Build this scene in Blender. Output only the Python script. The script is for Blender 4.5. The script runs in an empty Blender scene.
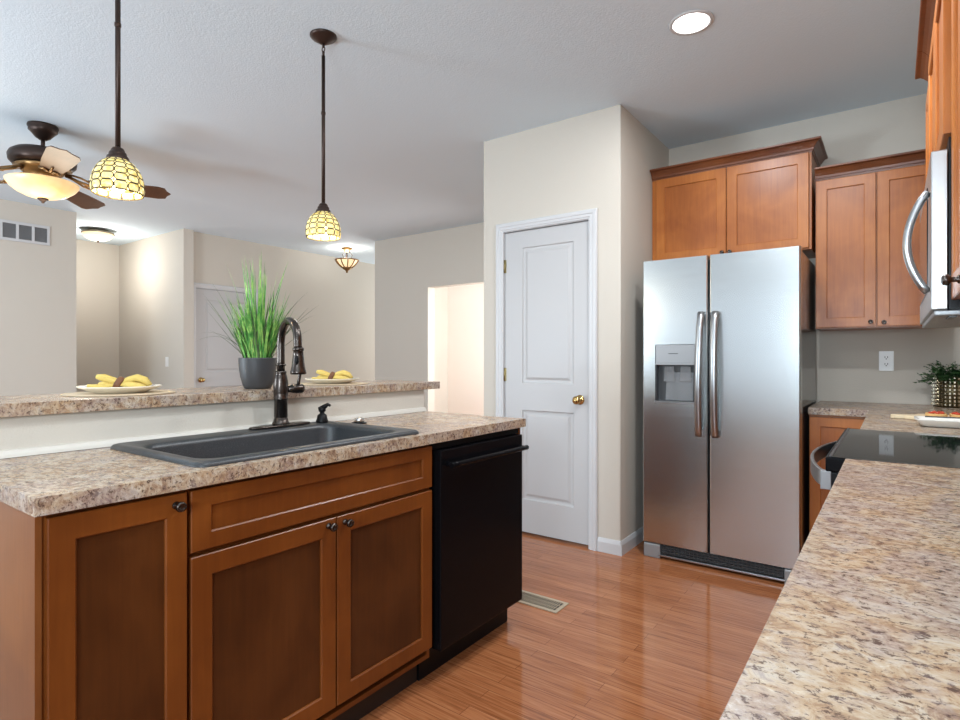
import bpy, bmesh, math, random
from mathutils import Vector, Matrix
PI = math.pi
random.seed(7)
C = bpy.context.scene.collection
S = bpy.context.scene

# ------------------------------------------------------------------ camera
ZC = 1.18
YAW = math.radians(36.075)
cam = bpy.data.cameras.new('camera'); cam_o = bpy.data.objects.new('camera', cam); C.objects.link(cam_o)
cam.sensor_width = 36.0; cam.sensor_fit = 'HORIZONTAL'
cam.lens = 568.26 / 960 * 36.0
cam.shift_y = -(360 - 358.5) / 960
cam.clip_start = 0.02
cam_o.location = (0, 0, ZC)
cam_o.rotation_euler = (PI / 2, 0, YAW)
S.camera = cam_o

# ------------------------------------------------------------------ view, world, big lights
S.view_settings.view_transform = 'Standard'
S.view_settings.look = 'None'
S.view_settings.gamma = 1
S.view_settings.use_curve_mapping = False
S.view_settings.exposure = 0.14
w = bpy.data.worlds.new('world'); S.world = w; w.use_nodes = True
w.node_tree.nodes['Background'].inputs[0].default_value = (0.84, 0.94, 1.05, 1)
w.node_tree.nodes['Background'].inputs[1].default_value = 1.0


def area(name, loc, rot, sx, sy, power, col=(1, 1, 1), spread=PI):
    l = bpy.data.lights.new(name, 'AREA'); l.shape = 'RECTANGLE'; l.size = sx; l.size_y = sy
    l.energy = power; l.color = col; l.spread = spread
    o = bpy.data.objects.new(name, l); C.objects.link(o); o.location = loc; o.rotation_euler = rot
    return o


SOUTH = -2.6
DAY = (0.80, 0.95, 1.10)
# daylight through the windows of the south wall (behind the camera), pointing +Y
area('daylight_kitchen', (-0.10, SOUTH - 0.10, 1.45), (PI / 2 + 0.15, 0, 0), 1.0, 1.7, 17, DAY)
area('daylight_living', (-5.2, SOUTH - 0.10, 1.35), (PI / 2 + 0.15, 0, 0), 2.9, 2.1, 52, DAY)
# unseen fill lights added behind the camera to brighten the ceiling, aimed up and forward
def bounce_fill(name, loc, target, size, power):
    o = area(name, loc, (0, 0, 0), size, size, power, FILL)
    o.rotation_euler = (Vector(target) - Vector(loc)).to_track_quat('-Z', 'Y').to_euler()
FILL = (0.82, 0.96, 1.06)
bounce_fill('bounce_fill_kitchen', (0.0, -1.3, 1.55), (-1.4, 1.6, 2.75), 0.7, 46)
bounce_fill('bounce_fill_living', (-4.2, -1.6, 1.2), (-4.6, 1.8, 2.75), 0.9, 92)
# ceiling fill lights without fixtures, added to brighten the kitchen and rooms beyond
def disk_fill(name, loc, power, size=0.13, col=(0.90, 0.96, 1.0)):
    l = bpy.data.lights.new(name, 'AREA'); l.shape = 'DISK'; l.size = size; l.energy = power; l.color = col
    o = bpy.data.objects.new(name, l); C.objects.link(o); o.location = loc
    return o
for n, x, y, e in (('a', -0.75, 0.6, 13), ('b', -0.75, -1.2, 5), ('c', -0.3, 2.0, 20), ('d', -3.4, 3.6, 7)):
    disk_fill('ceiling_fill_' + n, (x, y, 2.69), e)

# ------------------------------------------------------------------ materials
def mat(name, col, rough=0.5, metal=0.0, spec=0.5, **kw):
    m = bpy.data.materials.new(name); m.use_nodes = True
    p = m.node_tree.nodes['Principled BSDF']
    p.inputs['Base Color'].default_value = (*col, 1)
    p.inputs['Roughness'].default_value = rough
    p.inputs['Metallic'].default_value = metal
    p.inputs['Specular IOR Level'].default_value = spec
    for k, v in kw.items():
        p.inputs[k.replace('_', ' ')].default_value = v
    return m


def srgb(r, g, b):
    f = lambda c: (c / 255 / 12.92) if c / 255 <= 0.04045 else ((c / 255 + 0.055) / 1.055) ** 2.4
    return (f(r), f(g), f(b))


def nd(m, t, **kw):
    n = m.node_tree.nodes.new(t)
    for k, v in kw.items():
        if hasattr(n, k): setattr(n, k, v)
    return n


def lk(m, a, b): m.node_tree.links.new(a, b)


def coords(m, scale=(1, 1, 1), rot=(0, 0, 0)):
    g = nd(m, 'ShaderNodeNewGeometry'); mp = nd(m, 'ShaderNodeMapping')
    mp.inputs['Scale'].default_value = scale; mp.inputs['Rotation'].default_value = rot
    lk(m, g.outputs['Position'], mp.inputs['Vector'])
    return mp.outputs[0]


def noise(m, vec, scale, detail=3, rough=0.55, dist=0.0):
    n = nd(m, 'ShaderNodeTexNoise'); n.inputs['Scale'].default_value = scale
    n.inputs['Detail'].default_value = detail; n.inputs['Roughness'].default_value = rough
    n.inputs['Distortion'].default_value = dist
    lk(m, vec, n.inputs['Vector'])
    return n.outputs['Fac']


def ramp(m, fac, stops, interp='LINEAR'):
    r = nd(m, 'ShaderNodeValToRGB'); r.color_ramp.interpolation = interp
    e = r.color_ramp.elements
    while len(e) > 1: e.remove(e[-1])
    e[0].position = stops[0][0]; e[0].color = (*stops[0][1], 1)
    for p, c in stops[1:]:
        k = e.new(p); k.color = (*c, 1)
    lk(m, fac, r.inputs[0])
    return r.outputs[0]


def mix(m, fac, a, b, mode='MIX'):
    n = nd(m, 'ShaderNodeMix'); n.data_type = 'RGBA'; n.blend_type = mode
    for s, v in ((n.inputs[0], fac), (n.inputs[6], a), (n.inputs[7], b)):
        if isinstance(v, (int, float)): s.default_value = v
        elif isinstance(v, tuple): s.default_value = (*v, 1)
        else: lk(m, v, s)
    return n.outputs[2]


def bump(m, h, strength=0.2, dist=0.01):
    b = nd(m, 'ShaderNodeBump'); b.inputs['Strength'].default_value = strength
    b.inputs['Distance'].default_value = dist
    lk(m, h, b.inputs['Height'])
    lk(m, b.outputs[0], m.node_tree.nodes['Principled BSDF'].inputs['Normal'])


def setc(m, c): lk(m, c, m.node_tree.nodes['Principled BSDF'].inputs['Base Color'])
def setr(m, c): lk(m, c, m.node_tree.nodes['Principled BSDF'].inputs['Roughness'])


def paint(name, col, bs=0.25, sc=140, rough=0.75, bd=0.004):
    m = mat(name, col, rough, spec=0.3)
    v = coords(m); bump(m, noise(m, v, sc, 2), bs, bd)
    return m


M = {}
M['wall'] = paint('wall_paint', srgb(200, 193, 182))
M['ceil'] = paint('ceiling_paint', srgb(213, 227, 236), 0.35, 110, 0.85)
M['trim'] = mat('white_trim', srgb(198, 198, 199), 0.4)
M['door'] = mat('white_door', srgb(183, 182, 182), 0.42)
M['wstrip'] = mat('white_strip', srgb(208, 203, 194), 0.5)


def wood(name, c1, c2, c3, scale=1.0, rough=0.32, axis='z'):
    m = mat(name, c1, rough, spec=0.45)
    sc = {'z': (26, 26, 1.6), 'x': (1.6, 26, 26), 'y': (26, 1.6, 26)}[axis]
    v = coords(m, tuple(s * scale for s in sc)); v2 = coords(m, (3, 3, 3))
    g = noise(m, v, 3.0, 5, 0.6, 0.4)
    big = noise(m, v2, 1.3, 3, 0.5, 0.5)
    col = ramp(m, g, [(0.3, c2), (0.55, c1), (0.75, c3)])
    col = mix(m, 0.62, col, ramp(m, big, [(0.35, c2), (0.65, c3)]))
    setc(m, col); bump(m, g, 0.06, 0.002)
    return m


M['wood'] = wood('maple_stain', srgb(172, 101, 44), srgb(150, 82, 33), srgb(186, 115, 54))
M['woodh'] = wood('maple_shaded_crown', srgb(112, 62, 34), srgb(92, 48, 26), srgb(126, 74, 42), axis='x')  # crown darkened: shade on its down-facing moulding put into the colour
M['woodp'] = wood('maple_veneer', srgb(164, 93, 39), srgb(136, 72, 28), srgb(178, 106, 48))
M['woodi'] = wood('maple_shaded_island', srgb(112, 59, 20), srgb(97, 48, 15), srgb(126, 69, 25))  # darker than the other maple: shade of the island front put into the colour
M['woodip'] = wood('maple_veneer_shaded_island', srgb(74, 39, 15), srgb(58, 28, 10), srgb(88, 48, 20))  # panels darker than the frames: veneer tone with shade mixed into it
M['woode'] = wood('maple_end_veneer', srgb(128, 76, 38), srgb(110, 62, 29), srgb(142, 88, 46), 1.4)
M['dark'] = mat('dark_gap', (0.012, 0.008, 0.006), 0.7)
M['kick'] = mat('toe_kick', (0.02, 0.014, 0.011), 0.5)


def laminate():
    m = mat('granite_laminate', (0.5, 0.4, 0.3), 0.26, spec=0.45)
    v = coords(m, (0.85, 1.15, 1.0), (0, 0, 0.15))
    big = noise(m, v, 5.5, 4, 0.6, 1.2)
    big2 = noise(m, coords(m, (1.1, 0.8, 1.3), (0, 0, 1.0)), 8, 4, 0.65, 1.0)
    mid = noise(m, v, 30, 6, 0.74, 0.8)
    fine = noise(m, v, 95, 5, 0.75, 0.5)
    v2 = coords(m, (0.8, 1.3, 1.0), (0, 0, 0.3)); spots = noise(m, v2, 48, 5, 0.72, 0.7)
    base = ramp(m, mid, [(0.32, srgb(120, 96, 84)), (0.43, srgb(160, 132, 108)), (0.51, srgb(190, 170, 144)), (0.60, srgb(204, 192, 174)), (0.70, srgb(166, 156, 152))])
    warm = ramp(m, big, [(0.42, (0, 0, 0)), (0.60, (1, 1, 1))])
    c = mix(m, mix(m, 0.42, (0, 0, 0), warm), base, ramp(m, fine, [(0.35, srgb(146, 106, 76)), (0.55, srgb(196, 158, 112)), (0.7, srgb(214, 194, 164))]))
    cool = ramp(m, big2, [(0.46, (0, 0, 0)), (0.60, (1, 1, 1))])
    c = mix(m, mix(m, 0.5, (0, 0, 0), cool), c, ramp(m, fine, [(0.35, srgb(104, 86, 90)), (0.52, srgb(160, 144, 142)), (0.7, srgb(206, 198, 190))]))
    dk = ramp(m, fine, [(0.395, (1, 1, 1)), (0.45, (0, 0, 0))])
    c = mix(m, mix(m, 0.85, (0, 0, 0), dk), c, srgb(82, 62, 54))
    sp = ramp(m, spots, [(0.36, (1, 1, 1)), (0.42, (0, 0, 0))])
    c = mix(m, mix(m, 0.65, (0, 0, 0), sp), c, srgb(98, 80, 84))
    ls = ramp(m, spots, [(0.60, (0, 0, 0)), (0.66, (1, 1, 1))])
    c = mix(m, mix(m, 0.45, (0, 0, 0), ls), c, srgb(228, 218, 198))
    setc(m, mix(m, 1.0, c, (0.86, 0.85, 0.86), 'MULTIPLY'))
    return m


M['lam'] = laminate()


def floor_mat():
    m = mat('hardwood', (0.3, 0.15, 0.08), 0.16, spec=0.55)
    v = coords(m)
    br = nd(m, 'ShaderNodeTexBrick'); br.offset = 0.37; br.offset_frequency = 2; br.squash = 1
    br.inputs['Scale'].default_value = 1.0
    br.inputs['Brick Width'].default_value = 0.85; br.inputs['Row Height'].default_value = 0.057
    br.inputs['Mortar Size'].default_value = 0.0011; br.inputs['Mortar Smooth'].default_value = 0.1
    br.inputs['Bias'].default_value = 0.0
    br.inputs['Color1'].default_value = (0, 0, 0, 1); br.inputs['Color2'].default_value = (1, 1, 1, 1)
    br.inputs['Mortar'].default_value = (0.5, 0.5, 0.5, 1)
    lk(m, v, br.inputs['Vector'])
    tone = ramp(m, br.outputs['Color'], [(0.0, srgb(142, 84, 50)), (0.35, srgb(158, 97, 60)), (0.7, srgb(168, 106, 68)), (1.0, srgb(184, 121, 82))])
    g = noise(m, coords(m, (1.5, 34, 1)), 3.0, 5, 0.62, 0.5)
    c = mix(m, 0.55, tone, ramp(m, g, [(0.34, srgb(108, 60, 34)), (0.48, srgb(160, 97, 58)), (0.66, srgb(188, 128, 88))]))
    c = mix(m, mix(m, 0.75, (0, 0, 0), br.outputs['Fac']), c, srgb(96, 48, 28))
    setc(m, c); setr(m, ramp(m, g, [(0.2, (0.08,) * 3), (0.8, (0.14,) * 3)]))
    bump(m, noise(m, coords(m, (1, 3, 1)), 9, 2), 0.05, 0.004)
    return m


M['floor'] = floor_mat()


def steel(name, col=(0.575, 0.60, 0.605), rough=0.24, axis=(2, 2, 60), wav=False):
    m = mat(name, col, rough, 1.0)
    g = noise(m, coords(m, axis), 2.0, 3, 0.6)
    setr(m, ramp(m, g, [(0.2, (rough * 0.9,) * 3), (0.8, (rough * 1.1,) * 3)]))
    if wav:
        h = noise(m, coords(m, (1.6, 1.6, 2.2)), 1.4, 1)
        h2 = noise(m, coords(m, axis), 2.0, 2)
        mx = nd(m, 'ShaderNodeMath', operation='MULTIPLY_ADD'); mx.inputs[1].default_value = 0.0
        lk(m, h2, mx.inputs[0]); lk(m, h, mx.inputs[2])
        bump(m, mx.outputs[0], 0.25, 0.03)
    return m


M['steel'] = steel('stainless')
M['steelh'] = mat('stainless_handle', (0.42, 0.43, 0.44), 0.3, 1.0)
M['steelm'] = steel('microwave_steel', (0.44, 0.44, 0.44), 0.36)
M['fside'] = mat('fridge_side_grey', srgb(52, 54, 57), 0.16, 0.0, 0.9)
M['greyp'] = mat('grey_plastic', srgb(150, 152, 154), 0.35, 0.3)
M['dgrey'] = mat('dark_grey_plastic', srgb(62, 64, 66), 0.35)
M['black'] = mat('black_gloss', (0.004, 0.004, 0.005), 0.25, 0, 0.10)
M['blackm'] = mat('black_satin', (0.006, 0.006, 0.007), 0.38, 0, 0.18)
M['glassb'] = mat('black_ceramic_glass', (0.008, 0.010, 0.012), 0.04, 0, 0.55)
M['orb'] = mat('oil_rubbed_bronze', srgb(80, 73, 69), 0.26, 0.95)
M['orbd'] = mat('dark_bronze', srgb(64, 50, 44), 0.4, 0.7)
M['bronzeg'] = mat('antique_gold_bronze', srgb(140, 108, 70), 0.35, 0.8)
M['chrome'] = mat('chrome', (0.8, 0.8, 0.8), 0.08, 1.0)
M['brass'] = mat('brass', srgb(190, 160, 105), 0.2, 1.0)
M['hinge'] = mat('hinge_brass', srgb(150, 135, 95), 0.35, 0.9)


def sink_mat():
    m = mat('charcoal_composite', srgb(62, 66, 70), 0.36, spec=0.5)
    f = noise(m, coords(m), 420, 2, 0.6)
    setc(m, ramp(m, f, [(0.3, srgb(38, 40, 42)), (0.6, srgb(56, 58, 61)), (0.75, srgb(92, 94, 97))]))
    return m


M['sink'] = sink_mat()
M['pot'] = mat('charcoal_pot', srgb(58, 58, 60), 0.45)
M['soil'] = mat('soil', (0.03, 0.02, 0.012), 0.9)


def leafmat(name, stops, sc=60):
    m = mat(name, stops[0][1], 0.45)
    setc(m, ramp(m, noise(m, coords(m, (1, 1, 0.25)), sc, 2), stops))
    return m


M['grass'] = leafmat('grass_green', [(0.3, srgb(44, 108, 44)), (0.46, srgb(92, 160, 70)), (0.60, srgb(158, 200, 104)), (0.75, srgb(76, 146, 72))])
M['grassd'] = leafmat('grass_dark', [(0.3, srgb(40, 70, 42)), (0.7, srgb(96, 120, 70))])
M['leaf'] = leafmat('leaf_green', [(0.3, srgb(24, 52, 26)), (0.55, srgb(50, 92, 46)), (0.75, srgb(96, 134, 80))], 90)
M['plate'] = mat('cream_china', srgb(238, 230, 212), 0.2)
M['blackpaint'] = mat('plate_band', (0.02, 0.02, 0.03), 0.3)
M['mat'] = mat('woven_straw', srgb(198, 178, 150), 0.8)
M['napkin'] = paint('yellow_cloth', srgb(212, 186, 104), 0.5, 160, 0.8)
M['ring'] = mat('brown_ring', srgb(108, 66, 36), 0.5)
M['white'] = mat('white_plastic', srgb(236, 236, 234), 0.3)
M['cream'] = mat('white_ceramic', srgb(236, 232, 224), 0.2)
M['register'] = mat('register_tan', srgb(186, 170, 146), 0.4, 0.2)
M['bread'] = paint('toasted_bread', srgb(216, 172, 112), 0.5, 120, 0.8)
M['tomato'] = mat('tomato', srgb(190, 62, 36), 0.3)
M['board'] = mat('pale_board', srgb(222, 202, 168), 0.5)
M['silver'] = mat('hammered_silver_gold', srgb(220, 212, 190), 0.14, 1.0)
M['blade'] = wood('walnut_blade', srgb(92, 64, 48), srgb(74, 50, 38), srgb(108, 78, 58), axis='x')


def glow(name, col, strength, base=(0.8, 0.7, 0.5), rough=0.3, var=None):
    m = mat(name, base, rough)
    p = m.node_tree.nodes['Principled BSDF']
    p.inputs['Emission Color'].default_value = (*col, 1)
    p.inputs['Emission Strength'].default_value = strength
    if var:
        c = ramp(m, noise(m, coords(m), var[0], 2), var[1])
        lk(m, c, p.inputs['Emission Color'])
    return m


M['tile'] = glow('amber_art_glass', srgb(235, 215, 130), 0.55, srgb(225, 200, 120), 0.25,
                 (38, [(0.38, srgb(190, 158, 60)), (0.48, srgb(244, 232, 176)), (0.56, srgb(250, 240, 196)), (0.64, srgb(214, 186, 84))]))
M['bulb'] = glow('lit_bulb', (1.0, 0.93, 0.78), 9.0)
M['bowl'] = glow('amber_alabaster_lit', srgb(255, 214, 160), 0.52, srgb(232, 196, 140), 0.3,
                 (7, [(0.38, srgb(240, 192, 126)), (0.62, srgb(255, 230, 184))]))
M['lens'] = glow('lit_lens', (1, 0.97, 0.92), 7.0)

# ------------------------------------------------------------------ mesh builder
class MB:
    def __init__(s): s.v = []; s.f = []; s.sm = []; s.mi = []; s.cur = 0
    def add(s, vs, fs, smooth=False):
        b = len(s.v); s.v += [tuple(x) for x in vs]
        for f in fs: s.f.append([b + i for i in f]); s.sm.append(smooth); s.mi.append(s.cur)
        return s
    def box(s, x0, x1, y0, y1, z0, z1, fn=None):
        x0, x1 = sorted((x0, x1)); y0, y1 = sorted((y0, y1)); z0, z1 = sorted((z0, z1))
        vs = [(x, y, z) for z in (z0, z1) for y in (y0, y1) for x in (x0, x1)]
        if fn: vs = [fn(*v) for v in vs]
        return s.add(vs, [(0, 2, 3, 1), (4, 5, 7, 6), (0, 1, 5, 4), (2, 6, 7, 3), (0, 4, 6, 2), (1, 3, 7, 5)])
    def lathe(s, prof, c=(0, 0, 0), n=32, axis='z', smooth=True, cap=True):
        vs = []
        for r, h in prof:
            for i in range(n):
                a = 2 * PI * i / n; p = (r * math.cos(a), r * math.sin(a), h)
                if axis == 'x': p = (p[2], p[0], p[1])
                elif axis == 'y': p = (p[1], p[2], p[0])
                elif isinstance(axis, Matrix): p = tuple(axis @ Vector(p))
                vs.append((p[0] + c[0], p[1] + c[1], p[2] + c[2]))
        fs = []
        for k in range(len(prof) - 1):
            for i in range(n):
                j = (i + 1) % n; fs.append((k * n + i, k * n + j, (k + 1) * n + j, (k + 1) * n + i))
        s.add(vs, fs, smooth)
        if cap:
            b = len(s.v) - len(vs)
            if prof[0][0] > 1e-5: s.f.append([b + i for i in range(n)][::-1]); s.sm.append(False); s.mi.append(s.cur)
            if prof[-1][0] > 1e-5: s.f.append([b + (len(prof) - 1) * n + i for i in range(n)]); s.sm.append(False); s.mi.append(s.cur)
        return s
    def tube(s, pts, r, n=12, smooth=True, closed=False, flat=None):
        pts = [Vector(p) for p in pts]; N = len(pts)
        rs = r if isinstance(r, (list, tuple)) else [r] * N
        vs = []; up = None
        for i, p in enumerate(pts):
            if closed: t = pts[(i + 1) % N] - pts[i - 1]
            else: t = pts[min(i + 1, N - 1)] - pts[max(i - 1, 0)]
            t.normalize()
            if up is None:
                up = Vector((0, 0, 1)) if abs(t.z) < 0.9 else Vector((1, 0, 0))
            u = (up - t * up.dot(t)).normalized(); w_ = t.cross(u); up = u
            for k in range(n):
                a = 2 * PI * k / n
                fu, fw = (flat if flat else (1, 1))
                vs.append(p + u * math.cos(a) * rs[i] * fu + w_ * math.sin(a) * rs[i] * fw)
        fs = []
        for i in range(N if closed else N - 1):
            j = (i + 1) % N
            for k in range(n):
                l = (k + 1) % n; fs.append((i * n + k, i * n + l, j * n + l, j * n + k))
        s.add(vs, fs, smooth)
        if not closed:
            b = len(s.v) - len(vs)
            for ids in ([b + i for i in range(n)][::-1], [b + (N - 1) * n + i for i in range(n)]):
                s.f.append(ids); s.sm.append(False); s.mi.append(s.cur)
        return s
    def sphere(s, c, r, sx=1, sy=1, sz=1, n=16, m=10):
        prof = [(r * math.sin(PI * k / m), -r * math.cos(PI * k / m)) for k in range(m + 1)]
        vs0 = len(s.v); s.lathe(prof, (0, 0, 0), n)
        for i in range(vs0, len(s.v)):
            x, y, z = s.v[i]; s.v[i] = (c[0] + x * sx, c[1] + y * sy, c[2] + z * sz)
        return s
    def prism(s, poly, fn, h0, h1):   # poly of (u,v); fn(u,v,h) -> xyz
        n = len(poly)
        vs = [fn(u, v, h0) for u, v in poly] + [fn(u, v, h1) for u, v in poly]
        fs = [tuple(range(n))[::-1], tuple(range(n, 2 * n))] + [(i, (i + 1) % n, n + (i + 1) % n, n + i) for i in range(n)]
        return s.add(vs, fs)
    def build(s, name, m, parent=None, bevel=0.0, seg=2, solid=0.0, sub=0):
        org = Vector((0, 0, 0))
        p = parent
        while p is not None: org += p.location; p = p.parent
        me = bpy.data.meshes.new(name)
        bm = bmesh.new()
        bv = [bm.verts.new(Vector(v) - org) for v in s.v]
        for f, sm, mi in zip(s.f, s.sm, s.mi):
            try:
                ff = bm.faces.new([bv[i] for i in f]); ff.smooth = sm; ff.material_index = mi
            except ValueError: pass
        bmesh.ops.remove_doubles(bm, verts=bm.verts, dist=1e-5)
        bmesh.ops.recalc_face_normals(bm, faces=bm.faces)
        bm.to_mesh(me); bm.free()
        for mm in (m if isinstance(m, (list, tuple)) else [m]): me.materials.append(mm)
        o = bpy.data.objects.new(name, me); C.objects.link(o)
        if parent: o.parent = parent
        if solid:
            k = o.modifiers.new('s', 'SOLIDIFY'); k.thickness = solid; k.offset = 0
        if bevel:
            k = o.modifiers.new('b', 'BEVEL'); k.width = bevel; k.segments = seg; k.limit_method = 'ANGLE'; k.angle_limit = math.radians(40)
            k.harden_normals = False
        if sub:
            k = o.modifiers.new('u', 'SUBSURF'); k.levels = sub; k.render_levels = sub
        return o


def thing(name, label, cat, loc, group=None):
    o = bpy.data.objects.new(name, None); C.objects.link(o); o.location = loc; o.empty_display_size = 0.1
    return tag(o, label, cat, group)


def tag(o, label, cat, group=None, kind=None):
    o['label'] = label; o['category'] = cat
    if group: o['group'] = group
    if kind: o['kind'] = kind
    return o


def struct(o, label=None):
    o['kind'] = 'structure'
    if label: o['label'] = label
    return o


def copy_tree(o, parent=None, loc=None):
    c = o.copy(); C.objects.link(c); c.parent = parent
    if loc is not None: c.location = loc
    for ch in [x for x in bpy.data.objects if x.parent == o]: copy_tree(ch, c)
    return c

# ------------------------------------------------------------------ room shell
H = 2.705
WT = 0.12
XE = 0.53           # east wall face
YN = 4.155          # north wall face
PX0, PX1, PY = -2.335, -1.325, 3.25      # pantry
XV = -6.90          # west wall with the return vent
XF = -6.80          # far west wall with the door
XR = -8.46          # recess
YR = 3.335          # wall facing south beside the recess
YO = 5.17           # wall with the bright opening
XO = -5.46
YB = 8.4

struct(MB().box(-9.4, XE + WT, SOUTH - WT, YB + WT, -0.10, 0.0).build('floor', M['floor']))
struct(MB().box(-9.4, XE + WT, SOUTH - WT, YB + WT, H, H + 0.1).build('ceiling', M['ceil']))
struct(MB().box(XE, XE + WT, SOUTH, YN + WT, 0, H).build('wall_east', M['wall']))
struct(MB().box(PX1 - WT, XE, YN, YN + WT, 0, H).build('wall_north', M['wall']))
# pantry walls (with the door hole)
DX0, DX1, DZ = -2.165, -1.53, 2.045
b = MB()
b.box(PX0, DX0, PY, PY + WT, 0, H); b.box(DX1, PX1, PY, PY + WT, 0, H); b.box(DX0, DX1, PY, PY + WT, DZ, H)
struct(b.build('wall_pantry_front', M['wall'], bevel=0))
struct(MB().box(PX1 - WT, PX1, PY + WT, YN, 0, H).build('wall_pantry_right', M['wall']))
struct(MB().box(PX0, PX0 + WT, PY + WT, YB, 0, H).build('wall_pantry_left', M['wall']))
# corner beads catch light: a small rounded bead along the outer corner
struct(MB().lathe([(0.004, 0.09), (0.004, H)], (PX1 - 0.0035, PY + 0.0035, 0), 10).build('trim_1', M['wall']))
# wall facing the living room with the bright opening
OX0, OX1, OZ = -4.545, -3.25, 2.04
b = MB()
b.box(XO, OX0, YO, YO + WT, 0, H); b.box(OX1, PX0, YO, YO + WT, 0, H); b.box(OX0, OX1, YO, YO + WT, OZ, H)
struct(b.build('wall_hall', M['wall']))
struct(MB().box(XO, XO + WT, YO + WT, YB, 0, H).build('wall_foyer_right', M['wall']))
M['sunny'] = paint('lit_wall_paint', srgb(240, 232, 224))  # wall paint lightened: brightness of the lit hall put into the colour
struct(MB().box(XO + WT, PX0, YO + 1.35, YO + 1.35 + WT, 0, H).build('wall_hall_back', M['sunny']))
struct(MB().box(-9.4, PX0, YB, YB + WT, 0, H).build('wall_far_north', M['wall']))
# far west wall with its door
FY0, FY1, FZ = 3.515, 4.305, 2.035
b = MB()
b.box(XF - WT, XF, YR + 0.12, FY0, 0, H); b.box(XF - WT, XF, FY1, YB, 0, H); b.box(XF - WT, XF, FY0, FY1, FZ, H)
struct(b.build('wall_far_west', M['wall']))
struct(MB().box(XR, XF + 0.075, YR, YR + 0.12, 0, H).build('wall_recess_right', M['wall']))
struct(MB().box(XR - WT, XR, SOUTH, YR + 0.12, 0, H).build('wall_recess_back', M['wall']))
struct(MB().box(XV - 0.14, XV, SOUTH, 2.315, 0, H).build('wall_west', M['wall']))
# south wall with windows (behind the camera); middle one added for the refrigerator's reflection
wins = [(-0.65, 0.42, 0.5, 2.35), (-3.25, -1.05, 0.5, 2.35), (-6.7, -3.7, 0.3, 2.4)]
b = MB()
xs = [-9.4, -6.7, -3.7, -3.25, -1.05, -0.65, 0.42, XE + WT]
b.box(xs[0], xs[1], SOUTH - WT, SOUTH, 0, H); b.box(xs[2], xs[3], SOUTH - WT, SOUTH, 0, H); b.box(xs[4], xs[5], SOUTH - WT, SOUTH, 0, H); b.box(xs[6], xs[7], SOUTH - WT, SOUTH, 0, H)
for x0, x1, z0, z1 in wins:
    b.box(x0, x1, SOUTH - WT, SOUTH, 0, z0); b.box(x0, x1, SOUTH - WT, SOUTH, z1, H)
struct(b.build('wall_south', M['wall']))
for i, (x0, x1, z0, z1) in enumerate(wins):
    b = MB(); n = (1, 2, 3)[i]
    for k in range(n + 1):
        x = x0 + (x1 - x0) * k / n; b.box(x - 0.03, x + 0.03, SOUTH - 0.06, SOUTH + 0.02, z0, z1)
    for z in (z0, (z0 + z1) / 2, z1): b.box(x0, x1, SOUTH - 0.058, SOUTH + 0.018, z - 0.03, z + 0.03)
    struct(b.build('window_%d' % (i + 1), M['trim']))


def baseboard(name, x0, x1, y0, y1, face, h=0.085):
    """face: unit (dx,dy) pointing into the room"""
    b = MB(); t = 0.012
    if face[0] == 0:
        d = face[1]; prof = [(0, 0), (t, 0), (t, h * 0.72), (t * 0.7, h * 0.86), (t * 0.3, h), (0, h)]
        b.prism(prof, lambda u, v, hh: (hh, y0 + d * u, v), x0, x1)
    else:
        d = face[0]; prof = [(0, 0), (t, 0), (t, h * 0.72), (t * 0.7, h * 0.86), (t * 0.3, h), (0, h)]
        b.prism(prof, lambda u, v, hh: (x0 + d * u, hh, v), y0, y1)
    return struct(b.build(name, M['trim']))


baseboard('baseboard_pantry_front', DX1 + 0.06, PX1, PY, PY, (0, -1))
baseboard('baseboard_pantry_right', PX1, PX1, PY - 0.012, YN, (1, 0))
baseboard('baseboard_hall', XO, OX0, YO, YO, (0, -1))
baseboard('baseboard_west', XV, XV, SOUTH, 2.315, (1, 0))
baseboard('baseboard_far_west', XF, XF, FY1 + 0.07, YB, (1, 0))


def casing(name, fn, u0, u1, z1, w_=0.058, gap=0.0):
    """fn(u, out, z) -> xyz ; U-shaped moulded casing around an opening"""
    b = MB()
    prof = [(0.0, 0.0), (0.0, 0.009), (0.004, 0.012), (0.010, 0.012), (0.014, 0.0155), (w_ * 0.5, 0.0155), (w_ * 0.58, 0.019), (w_ - 0.006, 0.019), (w_, 0.014), (w_, 0.0)]
    vs = []
    for q in range(4):
        for o_, t in prof:
            u = (u0 - o_) if q < 2 else (u1 + o_); z = 0.0 if q in (0, 3) else z1 + o_
            vs.append(fn(u, t, z))
    n = len(prof); fs = [tuple(range(n)), tuple(3 * n + k for k in range(n))[::-1]]
    for q in range(3):
        for k in range(n): fs.append((q * n + k, q * n + (k + 1) % n, (q + 1) * n + (k + 1) % n, (q + 1) * n + k))
    b.add(vs, fs)
    # jamb / stop
    b.box(u0 - 0.002, u0 + 0.003, -0.11, 0.0, 0, z1, fn); b.box(u1 - 0.003, u1 + 0.002, -0.11, 0.0, 0, z1, fn)
    b.box(u0, u1, -0.11, 0.0, z1 - 0.003, z1 + 0.002, fn)
    return struct(b.build(name, M['trim']))


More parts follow.
